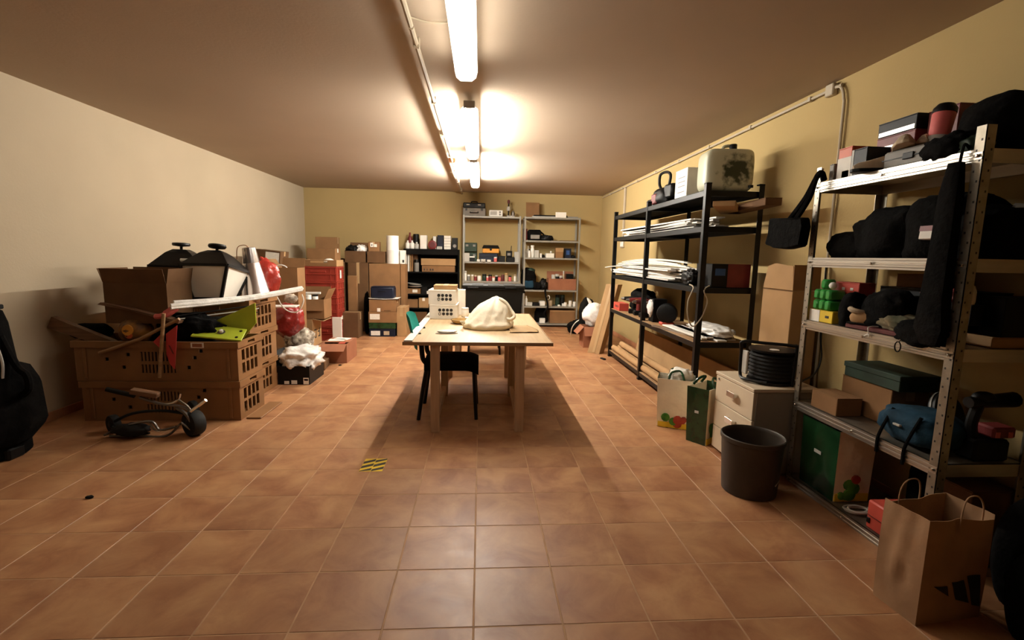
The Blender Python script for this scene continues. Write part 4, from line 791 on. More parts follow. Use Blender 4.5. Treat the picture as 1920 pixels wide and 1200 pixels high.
bx('brown carton with a light lid on the third shelf', 1042, 1056, 465, z, 'card', py=475, d=.16, stick=(('f', 0, 1, .62, 1., 'card_l'),)); bx('blue and black box on the third shelf of the right rack', 1060, 1071, 466, z, 'navy', py=475, stick=(('f', .15, .7, .35, .8, 'blue'),)); garment('black gadget at the right end of the third shelf', (fx(1076, 478), YS + .12, z + .03), (.05, .05, .03), 64, 'black_plastic', .2, 3, 'gadget', 'gadget', base=z + .001)
z = R2[3]
t = thing('black_rucksack', 'large black rucksack on the fourth shelf of the right rack', 'bag', (fx(992, 525), YS + .18, z + .001)); MB().blob((0, 0, .21), (.15, .14, .22), 66, .12, 2, base=0, sq=.75).out('body', 'black_cloth', t, 0, 2); MB().box(-.1, .1, -.16, -.10, .03, .18).out('pocket', 'blue_cloth', t, .02); MB().blob((.04, -.03, .38), (.09, .08, .05), 67, .15, 2, sub=3).out('top_flap', 'green_dark', t, 0, 2)
garment('black power tool leaning on the brown open box', (fx(1020, 530), YS + .12, z + .10), (.07, .09, .11), 68, 'black_plastic', .3, 3, 'power_tool', 'tool', base=z + .001); garment('low black bag in front of the rucksack', (fx(1008, 535), YS + .09, z + .07), (.09, .08, .08), 69, 'black_cloth', .15, 2, 'low_bag', 'bag', base=z + .001)
bx('open brown box of odds and ends on the fourth shelf', 1028.5, 1080, 523, z, 'card_r', py=533, d=.3, flaps={'b': 10})
for k, (xc, hw, yt, m_) in enumerate(((1039, 4, 515, 'grey_l'), (1046, 4, 514, 'black_plastic'), (1053, 3.5, 517, 'maroon'), (1058, 1.6, 508, 'beige'))): bt(('grey tin at the left of the open brown box', 'black tin second from the left in the open brown box', 'maroon tin in the open brown box', 'thin tall beige tin in the open brown box')[k], xc, hw, yt, z + .12, m_, 'grey_l', kind='jar', Y=YS + .16, name='tin', cat='tin', group='tins in the open brown box')
bx('black case standing in the open brown box', 1063, 1075, 514, z + .1, 'black_plastic', py=520, Y=YS + .14, name='black_case', cat='case')
z = R2[4]
bt('tall white bottle at the left of the fifth shelf of the right rack', 986.5, 2.6, 555, z, 'white_plastic', py=570); bx('pale carton beside the white bottle on the fifth shelf', 989, 998, 567, z, 'grey_l', py=572, d=.1)
bx('dark low box on the fifth shelf of the right rack', 999, 1011, 568, z, 'black_plastic', py=572); bx('white low box on the fifth shelf of the right rack', 1012, 1022, 565, z, 'white_paper', py=572, Y=YS + .1)
t = thing('brush_pot', 'tan pot with a white handle on the fifth shelf', 'pot', (fx(1033, 570), YS + .1, z + .001)); MB().lathe([(.04, 0), (.045, .01), (.045, .11), (.04, .11)], n=16).out('body', 'beige', t, 0, True); MB().tube([(-.05 + .03 * math.cos(a), -.03, .17 + .04 * math.sin(a)) for a in [q * math.pi / 8 for q in range(16)]], .009, 6, True).out('handle', 'white_plastic', t, 0, True)
bt('dark tall can on the fifth shelf of the right rack', 1045, 4.5, 553, z, 'green_dark', 'black_plastic', kind='jar', Y=YS + .22, py=570, name='spray_can', cat='can'); bt('second dark tall can on the fifth shelf', 1054, 4.5, 553, z, 'black_plastic', 'green_dark', kind='jar', Y=YS + .24, py=570, name='spray_can', cat='can')
for k, (xc, hw, yt) in enumerate(((1048, 2.6, 572), (1056, 2.6, 569), (1060, 2.8, 567), (1064, 2.4, 571), (1069, 3, 564), (1073, 2.2, 570), (1077, 2.8, 566))): bt(('first', 'second', 'third', 'fourth', 'fifth', 'sixth', 'seventh')[k] + ' little white plumbing fitting from the left on the fifth shelf', xc, hw, yt, z, 'white_plastic', kind='jar', Y=YS + .05 + .05 * (k % 2), py=572, name='fitting', cat='fitting', group='white fittings on the fifth shelf')
z = R2[5]
bx('brown carton on the bottom shelf of the right rack', 1031, 1078, 582, z, 'card', py=595, d=.3, stick=(('f', 0, 1, .9, 1., 'card_l'),)); t = bx('white small appliance on the bottom shelf of the right rack', 1012, 1022, 597, z, 'white_plastic', py=600, d=.15, cat='appliance', name='appliance'); garment('black bag at the left of the bottom shelf', (fx(1016, 590), YS + .24, z + .15), (.12, .1, .16), 71, 'black_cloth', .15, 2, 'dark_bag', 'bag', base=z + .001)
t = thing('hanging_strap', 'black strap hanging from the fifth shelf of the right rack', 'strap'); MB().tube(curve([(fx(1022, 545), YS - .012, R2[3] + .005), P(1023, 553, Y=YS - .03), P(1027, 575, Y=YS - .05), P(1020, 588, Y=YS - .06), P(1026, 600, Y=YS - .03)]), .018, 6).out('strap', 'black_cloth', t, 0, True)

# ================================================================== BACK RIGHT CORNER
carton('brown cardboard box on the floor under the white bag by the right wall', 1.62, 1.98, 7.3, 7.62, 0, .33, m='card_r', flaps={'f': 150, 'l': 140}, tape=None)
plastic_bag('white plastic bag with knotted handles on the box in the right corner', (1.80, 7.45, .50), (.17, .14, .19), 'film', 81, .14, 2, base=.30, earv=[(-.25, 0, .34), (.45, .0, .12)])
garment('black bag standing behind the white plastic bag', (1.80, 7.85, .36), (.15, .13, .36), 82, 'black_cloth', .12, 2, 'dark_bag', 'bag', base=0)
garment('dark crumpled sack on the floor beside the right grey rack', (1.86, 8.75, .10), (.22, .16, .14), 83, 'black_cloth', .2, 2.5, 'dark_sack', 'sack', base=0)
t = thing('loose_cable', 'pale cord dropping to the floor beside the right grey rack', 'cord'); MB().tube(curve([P(1086, 600, Y=8.1), P(1078, 606, Y=8.1), P(1072, 616, Y=8.2), (P(1070, 628, Z=.012))]), .009, 6).out('cord', 'white_plastic', t, 0, True)
# long flat carton leaning on the black rack
t = thing('leaning_carton', 'long narrow cardboard carton leaning against the black rack', 'box')
a = [V((1.60, 6.92, 0)), V((1.75, 6.80, 0)), V((1.84, 6.88, 0)), V((1.69, 7.0, 0))]; off = V((.27, .12, 1.02))
MB().prism(a, off).out('body', 'card_l', t, .003)
c0, c1 = [a[0].lerp(a[1], .5) + off * q + V((-.0015, -.002, 0)) for q in (.02, .98)]; dv = (a[1] - a[0]).normalized() * .02; MB().prism([c0 - dv, c0 + dv, c1 + dv, c1 - dv], (-.001, -.001, 0)).out('tape', 'tape', t)
# ================================================================== BLACK RACK
BX, BYS, BZ = 1.85, (3.96, 5.36, 6.67), (1.985, 1.69, 1.175, .70, .10)
t = thing('black_rack', 'large black metal rack with five boards along the right wall', 'rack', (BX, 3.96, 0))
for y in (0, 1.40, 2.71):
    for x, sx in ((0, 1), (.50, -1)):
        y0 = y - .022; k = MB().box(min(x, x + sx * .045), max(x, x + sx * .045), y0, y0 + .003, 0, 2.03).box(min(x, x + sx * .003), max(x, x + sx * .003), y0, y0 + .045, 0, 2.03); k.out('post', 'black_metal', t)
        MB().box(min(x, x + sx * .05) - .003, max(x, x + sx * .05) + .003, y0 - .003, y0 + .05, 0, .02).out('foot', 'black_plastic', t, .003); MB().box(min(x, x + sx * .046) - .002, max(x, x + sx * .046) + .002, y0 - .002, y0 + .047, 2.03, 2.042).out('post_cap', 'black_plastic', t, .003)
for z in BZ:
    for y0, y1 in ((.024, 1.376), (1.424, 2.686)):
        MB().box(.006, .494, y0, y1, z - .012, z).out('board', 'wood_mid' if z < 1 else 'black_matte', t, .001)
        for x in (.003, .482): MB().box(x, x + .015, y0 - .02, y1 + .02, z - .05, z - .004).out('beam', 'black_metal', t, .002)
    for y in (.0, 1.36, 1.40, 2.67): MB().box(.02, .48, y, y + .012, z - .05, z - .004).out('cross_beam', 'black_metal', t, .002)
def ry_(px, py, X): return P(px, py, X=X).y
# top board
t = thing('jerrycan', 'dirty translucent plastic jerrycan with a green black stain on the black rack', 'jerrycan', (2.10, 4.14, BZ[0] + .001), -.12)
MB().blob((0, 0, .178), (.205, .13, .178), 2, .012, 2, sq=.32, sub=5).out('body', 'jerry', t, 0, 2)
MB().tube(curve([(-.05, -.02, .34), (-.03, -.02, .385), (.05, -.02, .385), (.07, -.02, .34)]), .014, 8).out('handle', 'jerry', t, 0, True); MB(TRS((.0, .0, 0))).lathe([(.03, .35), (.03, .39), (.026, .395)], (.03, -.06, 0), 14).out('cap', 'black_plastic', t, 0, True); MB().lathe([(.02, 0), (.02, .02)], (.17, -.135, .03), 12).out('tap', 'black_plastic', t)
t = carton('white box with printed lines beside the jerrycan on the black rack', 1.90, 2.06, 4.45, 4.72, BZ[0] + .001, BZ[0] + .27, m='white_paper', tape=None)
for q in (.2, .4, .55, .7): MB().box(-.0815, -.08, -.09, .07, .27 * q, .27 * q + .008).out('print_line', 'grey', t)
t = thing('hedge_trimmer', 'black and red power tool with a loop handle on the black rack', 'power tool', (2.02, 5.35, BZ[0] + .001), .1)
MB().blob((.0, -.02, .10), (.09, .16, .10), 5, .1, 2, base=0, sq=.7).out('motor_housing', 'black_plastic', t, 0, 2); MB().box(-.06, .06, -.30, -.12, .07, .22).out('rear_housing', 'black_plastic', t, .02, True); MB().box(-.095, -.05, -.02, .10, .03, .14).out('side_cover', 'red_dark', t, .01)
MB().tube(curve([(0, -.12, .2), (0, -.15, .32), (0, -.05, .37), (0, .09, .36), (0, .10, .26), (0, .03, .18)]), .016, 8).out('loop_handle', 'black_plastic', t, 0, True); MB().box(-.06, .06, .1, .28, .0, .10).out('battery', 'black_plastic', t, .012)
# white strips and cartons
def strips(label, x, y0, y1, z, n, seed, w=.035, m_='white_plastic', spread=.30, name='strip_pile', lay=5):
    rn = random.Random(seed); t = thing(name, label, 'strips', (x, (y0 + y1) / 2, z))
    for k in range(n):
        l = (y1 - y0) / 2 * rn.uniform(.75, 1); cx_ = rn.uniform(-spread / 2, spread / 2); cz = .001 + (k // lay) * .016; a = rn.uniform(-.05, .05); cy = rn.uniform(-.06, .06); ww = w * rn.uniform(.7, 1.5)
        MB(TRS((cx_, cy, cz), a)).box(-ww, ww, -l, l, 0, .013).out('strip', (m_, 'white_paper', 'grey_strip')[rn.randrange(3)], t, .001)
    return t
strips('pile of long white strips on the second board of the black rack', 2.07, 4.2, 6.6, BZ[1] + .001, 34, 1, .03, spread=.26)
carton('flattened cardboard pieces sticking out of the near end of the black rack', 1.94, 2.10, 3.55, 4.25, BZ[1] + .125, BZ[1] + .165, m='card_l', tape=None, rz=-.55)
carton('dark slim carton projecting from the black rack towards the shoulder bag', 2.12, 2.24, 3.45, 4.2, BZ[1] + .125, BZ[1] + .18, m='card_d', tape=None, rz=-.12)
strips('large pile of white plastic trunking on the third board of the black rack', 2.07, 4.5, 6.75, BZ[2] + .001, 44, 2, .032, spread=.32, lay=5)
t = thing('bent_trunking', 'bowed white trunking curving over the pile on the third board', 'strips')
for k in range(8): MB().sheet(lambda u, v: (1.80 + .035 * k + (.36 - .03 * k) * u ** 1.4 + .05 * v, 6.88 - .05 * (k * 3 % 7) - (1.5 + .1 * (k * 5 % 4)) * u, BZ[2] + .10 + .012 * k + .05 * math.sin(u * 2.6)), 14, 1, .008).out('strip', 'white_plastic', t, 0, True)
t = carton('dark box with a red end on the third board of the black rack', 1.98, 2.32, 4.0, 4.3, BZ[2] + .001, BZ[2] + .20, m='black_plastic', tape=None); MB().box(-.03, .172, -.152, -.15, 0, .20).out('red_end', 'red_dark', t); MB().box(-.14, -.05, -.1515, -.15, .1, .16).out('blue_print', 'blue', t)
garment('black cordless drill lying beside the red ended box', (1.92, 4.28, BZ[2] + .07), (.05, .10, .07), 85, 'black_plastic', .35, 3.2, 'cordless_drill', 'drill', base=BZ[2] + .001)
t = thing('cable_loop', 'pale cable hanging in a loop from the third board of the black rack', 'cable'); yq = 3.935
MB().tube(curve([(1.80, 4.02, BZ[2] + .02), P(1300, 540, Y=yq), P(1290, 565, Y=yq), P(1290, 595, Y=yq), P(1300, 612, Y=yq), P(1318, 590, Y=yq), P(1326, 565, Y=yq), P(1320, 545, Y=yq), (1.98, 4.02, BZ[2] + .012)]), .006, 6).out('cable', 'pvc', t, 0, True)
# fourth board
z = BZ[3] + .001
carton('small red box with dark marks on the fourth board of the black rack', 1.87, 2.0, 6.3, 6.58, z, z + .10, m='red_box', tape=None, stick=(('l', .15, .25, .4, .7, 'print'), ('l', .35, .5, .4, .7, 'print'), ('l', .6, .7, .4, .7, 'print')))
for k, (y, m_, c2, l) in enumerate(((6.05, 'black_plastic', 'yellow', 'black tool with yellow trim on the fourth board'), (5.85, 'red_dark', 'yellow', 'dark red tool with yellow trim on the fourth board'), (5.62, 'maroon', 'grey_l', 'maroon tool with grey trim on the fourth board'))):
    t = thing('power_drill', l, 'power tool', (1.98, y, z), .2 * k - .3); MB().box(-.06, .05, -.04, .04, 0, .06).out('battery', 'black_plastic', t, .01); MB().tube([(0, 0, .05), (0, 0, .16)], .026, 8).out('grip', m_, t, 0, True); MB().tube([(-.12, 0, .19), (.09, 0, .19)], [.025, .04], 12).out('body', m_, t, 0, True); MB().tube([(-.16, 0, .19), (-.12, 0, .19)], [.012, .022], 10).out('chuck', 'dull_metal', t, 0, True); MB().box(-.05, .03, -.043, .043, .18, .2).out('trim', c2, t, .003)
t = thing('round_fan', 'black round fan heater standing on the fourth board', 'fan', (2.02, 5.02, z)); MB(TRS((0, 0, .125), -.5, math.pi / 2)).lathe([(.07, -.06), (.10, -.05), (.11, 0), (.10, .05), (.07, .06)], n=28).out('drum', 'black_plastic', t, 0, True); MB().box(-.07, .07, -.05, .05, 0, .03).out('base', 'red_box', t, .008)
t = thing('red_stand', 'black box with clear bagged part beside the round fan', 'box', (1.99, 5.28, z)); MB().box(-.06, .1, -.08, .06, 0, .26).out('case', 'black_plastic', t, .006); MB().blob((-.06, -.01, .16), (.04, .06, .09), 6, .3, 3, sub=3).out('clear_bag', 'film', t, 0, 2)
garment('dark tool bag at the far end of the fourth board', (2.14, 6.15, z + .15), (.12, .34, .16), 87, 'black_cloth', .15, 2, 'tool_bag', 'bag', base=z)
strips('flat metal and plastic strips spread on the fourth board', 2.08, 4.0, 4.85, z, 14, 3, .03, 'grey_strip', .34, 'flat_strip_pile', 7)
garment('crumpled clear film lying on the fourth board strips', (2.16, 4.3, z + .065), (.13, .30, .045), 88, 'film', .25, 3, 'film_wrap', 'plastic film', base=z + .03)
solo(MB(TRS((0, 0, 0), .22)).box(-.012, .012, -.36, .36, 0, .014), 'aluminium_profile', 'steel_edge', 'bright aluminium profile on the front edge of the fourth board', 'profile', (1.90, 4.55, z), 0)
# bottom board: long cartons
z = BZ[4] + .001
for k, (x, zz, m_, y0, y1, l) in enumerate(((1.91, 0, 'card_l', 4.15, 6.6, 'front long cardboard tube on the bottom board of the black rack'), (2.0, 0, 'card_l', 4.05, 6.62, 'second long cardboard tube from the front on the bottom board'), (2.09, 0, 'card_l', 4.0, 6.6, 'third long cardboard tube from the front on the bottom board'), (1.975, .078, 'card_l', 4.2, 6.45, 'long cardboard tube resting on the two front tubes'))):
    t = thing('cardboard_tube', l, 'tube', (x, (y0 + y1) / 2, z + zz), 0, 'long cardboard tubes on the bottom board'); hl = (y1 - y0) / 2
    MB().tube([(0, -hl, .041), (0, hl, .041)], .040, 14).out('tube', m_, t, 0, True)
    for s in (-1, 1): MB().tube([(0, s * hl, .041), (0, s * (hl + .008), .041)], .037, 14).out('end_cap', 'card_d', t, 0, True)
t = thing('long_carton', 'long flat cardboard panel leaning at the back of the bottom board', 'cardboard', (2.22, 5.1, z)); MB(TRS((0, 0, 0), 0, 0, .18)).box(-.035, .0, -1.25, 1.4, 0, .34).out('body', 'card_l', t, .003)
solo(MB().box(-.02, .02, -.05, .05, 0, .02), 'floor_clip', 'black_plastic', 'small dark clip on the floor beside the black rack', 'clip', (1.72, 6.45, 0), .3, None, .004)
# ================================================================== GROCERY BAGS, DRAWER CABINET, REEL, BIN
def grocery(label, c, w, d, h, rz, flare=.02):
    t = thing('grocery_bag', label, 'bag', c, rz, 'woven grocery bags'); a, b2 = w / 2, d / 2
    def side(p, q, n_, m_, nm, pr=True):
        def fn(u, v):
            x = p.lerp(q, u); f_ = 1 + flare * v * 6; k_ = noise.noise(V((u * 4 + n_.x * 3, v * 4, n_.y * 5))) * .012 * (1 - abs(2 * u - 1))
            return V((x.x * f_ + n_.x * k_, x.y * f_ + n_.y * k_, h * v))
        k = MB(); nu, nv = 10, 12; g = [[k.v(fn(i / nu, j / nv)) for j in range(nv + 1)] for i in range(nu + 1)]; gi = [[k.v(fn(i / nu, j / nv) - n_ * .004) for j in range(nv + 1)] for i in range(nu + 1)]
        for i in range(nu):
            for j in range(nv): k.f((g[i][j], g[i + 1][j], g[i + 1][j + 1], g[i][j + 1])); k.f((gi[i][j], gi[i][j + 1], gi[i + 1][j + 1], gi[i + 1][j]))
            k.f((g[i][nv], g[i + 1][nv], gi[i + 1][nv], gi[i][nv]))
        return k.out(nm, m_, t, 0, True)
    A, B2, C2, D2 = V((-a, -b2, 0)), V((a, -b2, 0)), V((a, b2, 0)), V((-a, b2, 0))
    fr_ = side(A, B2, V((0, -1, 0)), 'bag_cream', 'front_panel'); side(C2, D2, V((0, 1, 0)), 'bag_cream', 'back_panel'); side(B2, C2, V((1, 0, 0)), 'green_print', 'gusset'); side(D2, A, V((-1, 0, 0)), 'green_print', 'gusset')
    MB().box(-a, a, -b2, b2, 0, .004).out('bottom', 'green_print', t)
    rn = random.Random(int(w * 1000))
    for k in range(7):
        x = rn.uniform(-a * .8, a * .75); zz = rn.uniform(.03, h * .33); r = rn.uniform(.02, .04); mm = 'leaf' if x < a * .1 else 'tomato'
        MB(TRS((x, -b2 * (1 + flare * 6 * zz / h) - .006 - .0012 * k, zz), 0, math.pi / 2)).lathe([(r, -.010), (r, .0005), (r * .7, .002)], n=10).out('printed_vegetable', mm, t, 0, True)
    MB().box(-a * .95, a * .95, -b2 - .008, -b2 - .001, .005, .05).out('printed_band', 'yellow', t)
    for s in (-1, 1): MB().tube(curve([(-a * .45, s * b2 * 1.1, h), (-a * .3, s * b2 * .7, h + .05), (a * .2, s * b2 * .5, h + .06), (a * .45, s * b2 * 1.1, h)]), .010, 6).out('handle', 'green_print', t, 0, True)
    for s, yy in ((-1, .1), (1, .15)): MB(TRS((s * (a * (1 + flare * 3) + .006), 0, h * .55), 0, 0, 0)).box(-.001, .001, -b2 * .2, b2 * .2, 0, .02).out('logo_patch', 'grey_strip', t)
    return t
grocery('white grocery bag with vegetable print standing by the black rack', (1.67, 3.85, 0), .27, .20, .42, -.42)
grocery('green sided grocery bag with vegetable print beside the drawer cabinet', (1.78, 3.52, 0), .26, .16, .44, .62)
garment('crumpled white paper poking out of the grocery bag by the rack', (1.70, 3.84, .43), (.09, .07, .06), 90, 'white_paper', .3, 3, 'crumpled_paper', 'paper')
t = thing('drawer_cabinet', 'pale drawer cabinet with three drawers and metal pulls by the right wall', 'cabinet', (1.98, 3.115, 0))
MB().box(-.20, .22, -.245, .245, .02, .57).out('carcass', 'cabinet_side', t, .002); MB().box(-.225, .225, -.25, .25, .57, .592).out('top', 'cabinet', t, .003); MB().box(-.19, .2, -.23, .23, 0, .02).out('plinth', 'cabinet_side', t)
for k, (z0, z1) in enumerate(((.02, .185), (.19, .375), (.38, .565))):
    d_ = MB().box(-.22, -.20, -.243, .243, z0, z1).out('drawer', 'cabinet', t, .002); zz = z1 - .075
    MB().box(-.255, -.248, -.07, .03, zz - .02, zz + .02).out('pull', 'chrome', d_, .002)
    for y in (-.065, .02): MB().box(-.25, -.22, y, y + .008, zz - .012, zz + .012).out('pull_post', 'chrome', d_)
MB(TRS((-.222, .2, .545), 0, 0, -math.pi / 2)).lathe([(.008, 0), (.008, .004)], n=10).out('lock', 'dull_metal', t)
t = thing('cable_reel', 'large black cable reel with tube handle on the drawer cabinet', 'cable reel', (1.99, 3.07, .593))
MB().lathe([(.125, 0), (.15, .004), (.15, .018), (.10, .02)], n=32).out('flange', 'black_plastic', t, 0, True); MB().lathe([(.10, .21), (.15, .212), (.15, .226), (.06, .23)], n=32).out('flange', 'black_plastic', t, 0, True)
prof = [(.10, .02)] + [(.135 + (.009 if k % 2 else 0), .024 + k * .0125) for k in range(15)] + [(.10, .21)]; MB().lathe(prof, n=32).out('wound_cable', 'rubber', t, 0, True)
MB().tube([V(p) for p in curve([(-.10, -.12, .02), (-.19, -.02, .02), (-.19, .05, .04), (-.19, .06, .20), (-.19, .05, .265), (-.10, -.02, .27), (.05, -.13, .27), (.07, -.14, .25), (.06, -.14, .0)], 5)], .011, 8).out('handle', 'black_metal', t, 0, True); MB().box(-.186, -.17, -.01, .05, .05, .21).out('socket_plate', 'grey_l', t, .004)
MB(TRS((-.03, -.06, .228))).lathe([(.03, 0), (.03, .004)], n=16).out('sticker', 'sticker', t)
t = thing('standing_carton', 'tall narrow cardboard carton standing behind the cable reel', 'box', (2.31, 3.44, 0)); MB().box(-.10, .10, -.19, .17, 0, 1.20).out('body', 'card_l', t, .003)
f_ = MB(TRS((0, 0, 1.20), 0, 0, .05)).prism([(-.101, -.19, 0), (-.101, .17, 0), (-.101, .14, .165), (-.101, .05, .19), (-.101, -.16, .17)], (.005, 0, 0)).out('flap', 'card_l', t); MB(TRS((0, 0, 1.20), 0, -.03, 0)).box(-.1, .1, -.19, -.185, 0, .18).out('flap', 'card', t); MB().box(-.1025, -.10, -.19, .17, 1.195, 1.20).out('crease', 'card_d', t)
t = thing('waste_bin', 'round dark brown waste bin on the floor by the drawer cabinet', 'bin', (1.672, 2.70, 0))
MB().lathe([(.145, 0), (.155, .004), (.175, .325), (.182, .33), (.182, .352), (.176, .356), (.170, .35), (.168, .33), (.148, .012), (.0, .012)], n=40, cap=False).out('body', 'bin_brown', t, 0, True); MB().lathe([(0.0, .002), (.15, .002)], n=32, cap=False).out('bottom', 'bin_brown', t)
MB(TRS((.10, -.124, .10), .68, 0, -.3)).box(-.03, .03, -.002, .002, -.004, .004).out('scuff', 'grey_l', t)

# ================================================================== STEEL RACK
SX, SY0, SY1, SZ = 2.0, 1.855, 2.83, (1.875, 1.435, 1.055, .54, .045)
t = thing('steel_rack', 'galvanised steel rack with five ribbed shelves at the right edge', 'rack', (SX, SY0, 0)); D_, L_ = .43, SY1 - SY0
for y, sy in ((0, 1), (L_, -1)):
    for x, sx in ((0, 1), (D_, -1)):
        k = MB().box(min(x, x + sx * .042), max(x, x + sx * .042), min(y, y + sy * .003), max(y, y + sy * .003), 0, 1.965).box(min(x, x + sx * .003), max(x, x + sx * .003), min(y, y + sy * .042), max(y, y + sy * .042), 0, 1.965)
        pst = k.out('post', 'steel', t); hb = MB()
        for q in range(46):
            zz = .06 + q * .041; a_, b2 = x + sx * (.012 if q % 2 else .030), y + sy * (.014 if q % 2 else .031)
            if y == 0: hb.box(a_ - .0035, a_ + .0035, y - .0006, y, zz, zz + .009)
            if x == 0: hb.box(x - .0006, x, b2 - .0035, b2 + .0035, zz, zz + .009)
        if len(hb.bm.verts): tag(hb.out('perforations', 'print', pst), kind='stuff')
        else: hb.bm.free()
for z in SZ:
    MB().box(.004, D_ - .004, .004, L_ - .004, z - .003, z).out('shelf', 'steel', t)
    pr = [(.002, z), (.002, z - .010), (-.002, z - .013), (-.002, z - .022), (.002, z - .025), (.002, z - .031), (-.002, z - .034), (-.002, z - .043), (.002, z - .046), (.002, z - .056), (.012, z - .056), (.012, z)]
    MB().prism([(x, .004, zz) for x, zz in pr], (0, L_ - .008, 0)).out('front_lip', 'steel_edge', t)
    MB().prism([(D_ - x, .004, zz) for x, zz in pr], (0, L_ - .008, 0)).out('back_lip', 'steel_edge', t)
    for y, s in ((.0035, 1), (L_ - .0035, -1)): MB().box(.014, D_ - .014, min(y, y + s * .01), max(y, y + s * .01), z - .056, z).out('end_lip', 'steel_edge', t)
    for y in (.022, L_ * .5, L_ - .022): MB(TRS((-.003, y, z - .028), 0, 0, -math.pi / 2)).lathe([(.007, 0), (.007, .003), (.004, .006)], n=10).out('bolt', 'chrome', t, 0, True)
def sy(px, py=480, X=SX): return P(px, py, X=X).y
z = SZ[0] + .001
# top shelf, from far to near
carton('small dark grey book at the far end of the top steel shelf', 2.02, 2.16, 2.715, 2.75, z, z + .095, m='grey', tape=None, name='book', cat='book')
carton('orange and white carton upright on the top steel shelf', 2.03, 2.13, 2.60, 2.70, z, z + .17, m='orange_red', tape=None, stick=(('l', 0, 1, .0, .68, 'white_paper'), ('l', .1, .6, .03, .25, 'yellow')))
carton('dark carton beside the orange carton on the top steel shelf', 2.02, 2.15, 2.48, 2.585, z, z + .14, m='black_plastic', tape=None, stick=(('l', .85, 1., 0, 1, 'grey_l'),))
for k in range(3): carton(('bottom', 'middle', 'top')[k] + ' dark case of the stack of three with silver edges', 2.20, 2.38, 2.40, 2.64, z + .062 + .078 * k, z + .138 + .078 * k, m='red_dark' if k < 2 else 'black_plastic', tape=None, stick=(('l', .04, .96, .05, .34, 'steel_edge'),), name='dark_case', cat='case')
carton('dark box hidden under the stack of cases', 2.19, 2.39, 2.38, 2.66, z, z + .06, m='black_plastic', tape=None)
carton('dark red box behind the beige shoes on the top steel shelf', 2.24, 2.38, 2.22, 2.38, z, z + .29, m='red_dark', tape=None)
def shoe(label, loc, rz, m_, sole, rx=0., ry=0.):
    t = thing('shoe', label, 'shoe', loc, rz, None, rx, ry); k = MB(); rings = []
    for y, w_, h_ in ((-.13, .018, .05), (-.11, .036, .085), (-.05, .037, .085), (.0, .038, .07), (.06, .043, .05), (.11, .036, .038), (.135, .012, .022)):
        rings.append([k.v((w_ * math.cos(a) * (1. if math.sin(a) < .3 else .8), y, .015 + max(0, h_ * math.sin(a) * .95) + (0 if math.sin(a) > 0 else 0))) for a in [q * 2 * math.pi / 12 for q in range(12)]])
    for A, B_ in zip(rings, rings[1:]):
        for j in range(12): k.f((A[j], A[(j + 1) % 12], B_[(j + 1) % 12], B_[j]))
    k.f(rings[0][::-1]); k.f(rings[-1]); k.out('upper', m_, t, 0, True)
    sp = [(.018, -.135), (.038, -.11), (.036, -.03), (.045, .06), (.036, .12), (.012, .145)]; pts = [(x, y, 0) for x, y in sp] + [(-x, y, 0) for x, y in reversed(sp)]; MB().prism(pts, (0, 0, .018)).out('sole', sole, t, .003)
    MB().tube([(.015 * s, .03 + .006 * i, .068 - .006 * i) for i, s in enumerate((-1, 1, -1, 1, -1))], .003, 5).out('lace', 'grey_l', t); return t
t = thing('grey_case', 'grey hard case under the shoes on the top steel shelf', 'case', (2.13, 2.235, z)); MB().box(-.10, .10, -.15, .15, 0, .085).out('body', 'grey', t, .01, True); MB().box(-.104, .104, -.152, .152, .042, .046).out('seam', 'black_plastic', t); MB().box(-.108, -.10, -.03, .03, .03, .06).out('latch', 'black_plastic', t, .003)
shoe('dark shoe with a beige toe at the front of the top steel shelf', (2.07, 2.435, z), 1.35, 'beige_shoe', 'black_plastic')
shoe('beige shoe on the grey case, nearer the middle of the shelf', (2.08, 2.335, z + .086), 2.5, 'beige_shoe', 'beige', .1)
shoe('second beige shoe on the grey case, closer to the pink tumbler', (2.19, 2.30, z + .086), 2.2, 'beige_shoe', 'beige', .1)
t = thing('tumbler', 'pink tumbler with a black lid on the top steel shelf', 'tumbler', (2.13, 2.20, z + .087), 0, None, 0, .12); MB().lathe([(.035, 0), (.038, .01), (.045, .14), (.043, .145)], n=20).out('body', 'pink', t, 0, True); MB().lathe([(.046, .145), (.046, .165), (.032, .185)], n=20).out('lid', 'black_plastic', t, 0, True); MB().lathe([(.0385, .0), (.041, .04)], n=20, cap=False).out('band', 'grey_l', t, 0, True)
garment('black jacket heaped at the near end of the top steel shelf', (2.24, 1.98, z + .12), (.18, .135, .13), 101, 'black_cloth', .12, 1.8, 'jacket', 'clothing', base=z)
garment('black strap bundle drooping over the top shelf edge', (2.045, 2.05, z + .035), (.06, .10, .06), 102, 'black_cloth', .25, 2.4, 'strap_bundle', 'strap', base=z - .02)
garment('dark green cap beside the near post on the top shelf', (2.06, 1.95, z + .03), (.05, .05, .04), 103, 'green_dark', .2, 2.5, 'cap', 'cap', base=z)
# shoulder bag hanging at the far post
t = thing('shoulder_bag', 'black shoulder bag hanging by its strap from the far steel post', 'bag'); X_ = 1.955
fc = [P(x, y, X=X_) for x, y in ((1456, 410), (1522, 408), (1518, 425), (1516, 462), (1490, 468), (1466, 465), (1447, 458), (1458, 440))]
MB().prism(fc, (-.06, 0, 0)).out('body', 'black_cloth', t, .012, True)
for dx in (0, 12): MB().tube(curve([P(1480 + dx, 412, X=X_ - .02), P(1510 + dx * .6, 372, X=X_ - .015), P(1530, 335, X=X_ + .0), P(1540, 324, X=X_ + .03), P(1545, 338, X=X_ + .06)]), .017, 6).out('strap', 'black_cloth', t, 0, True)
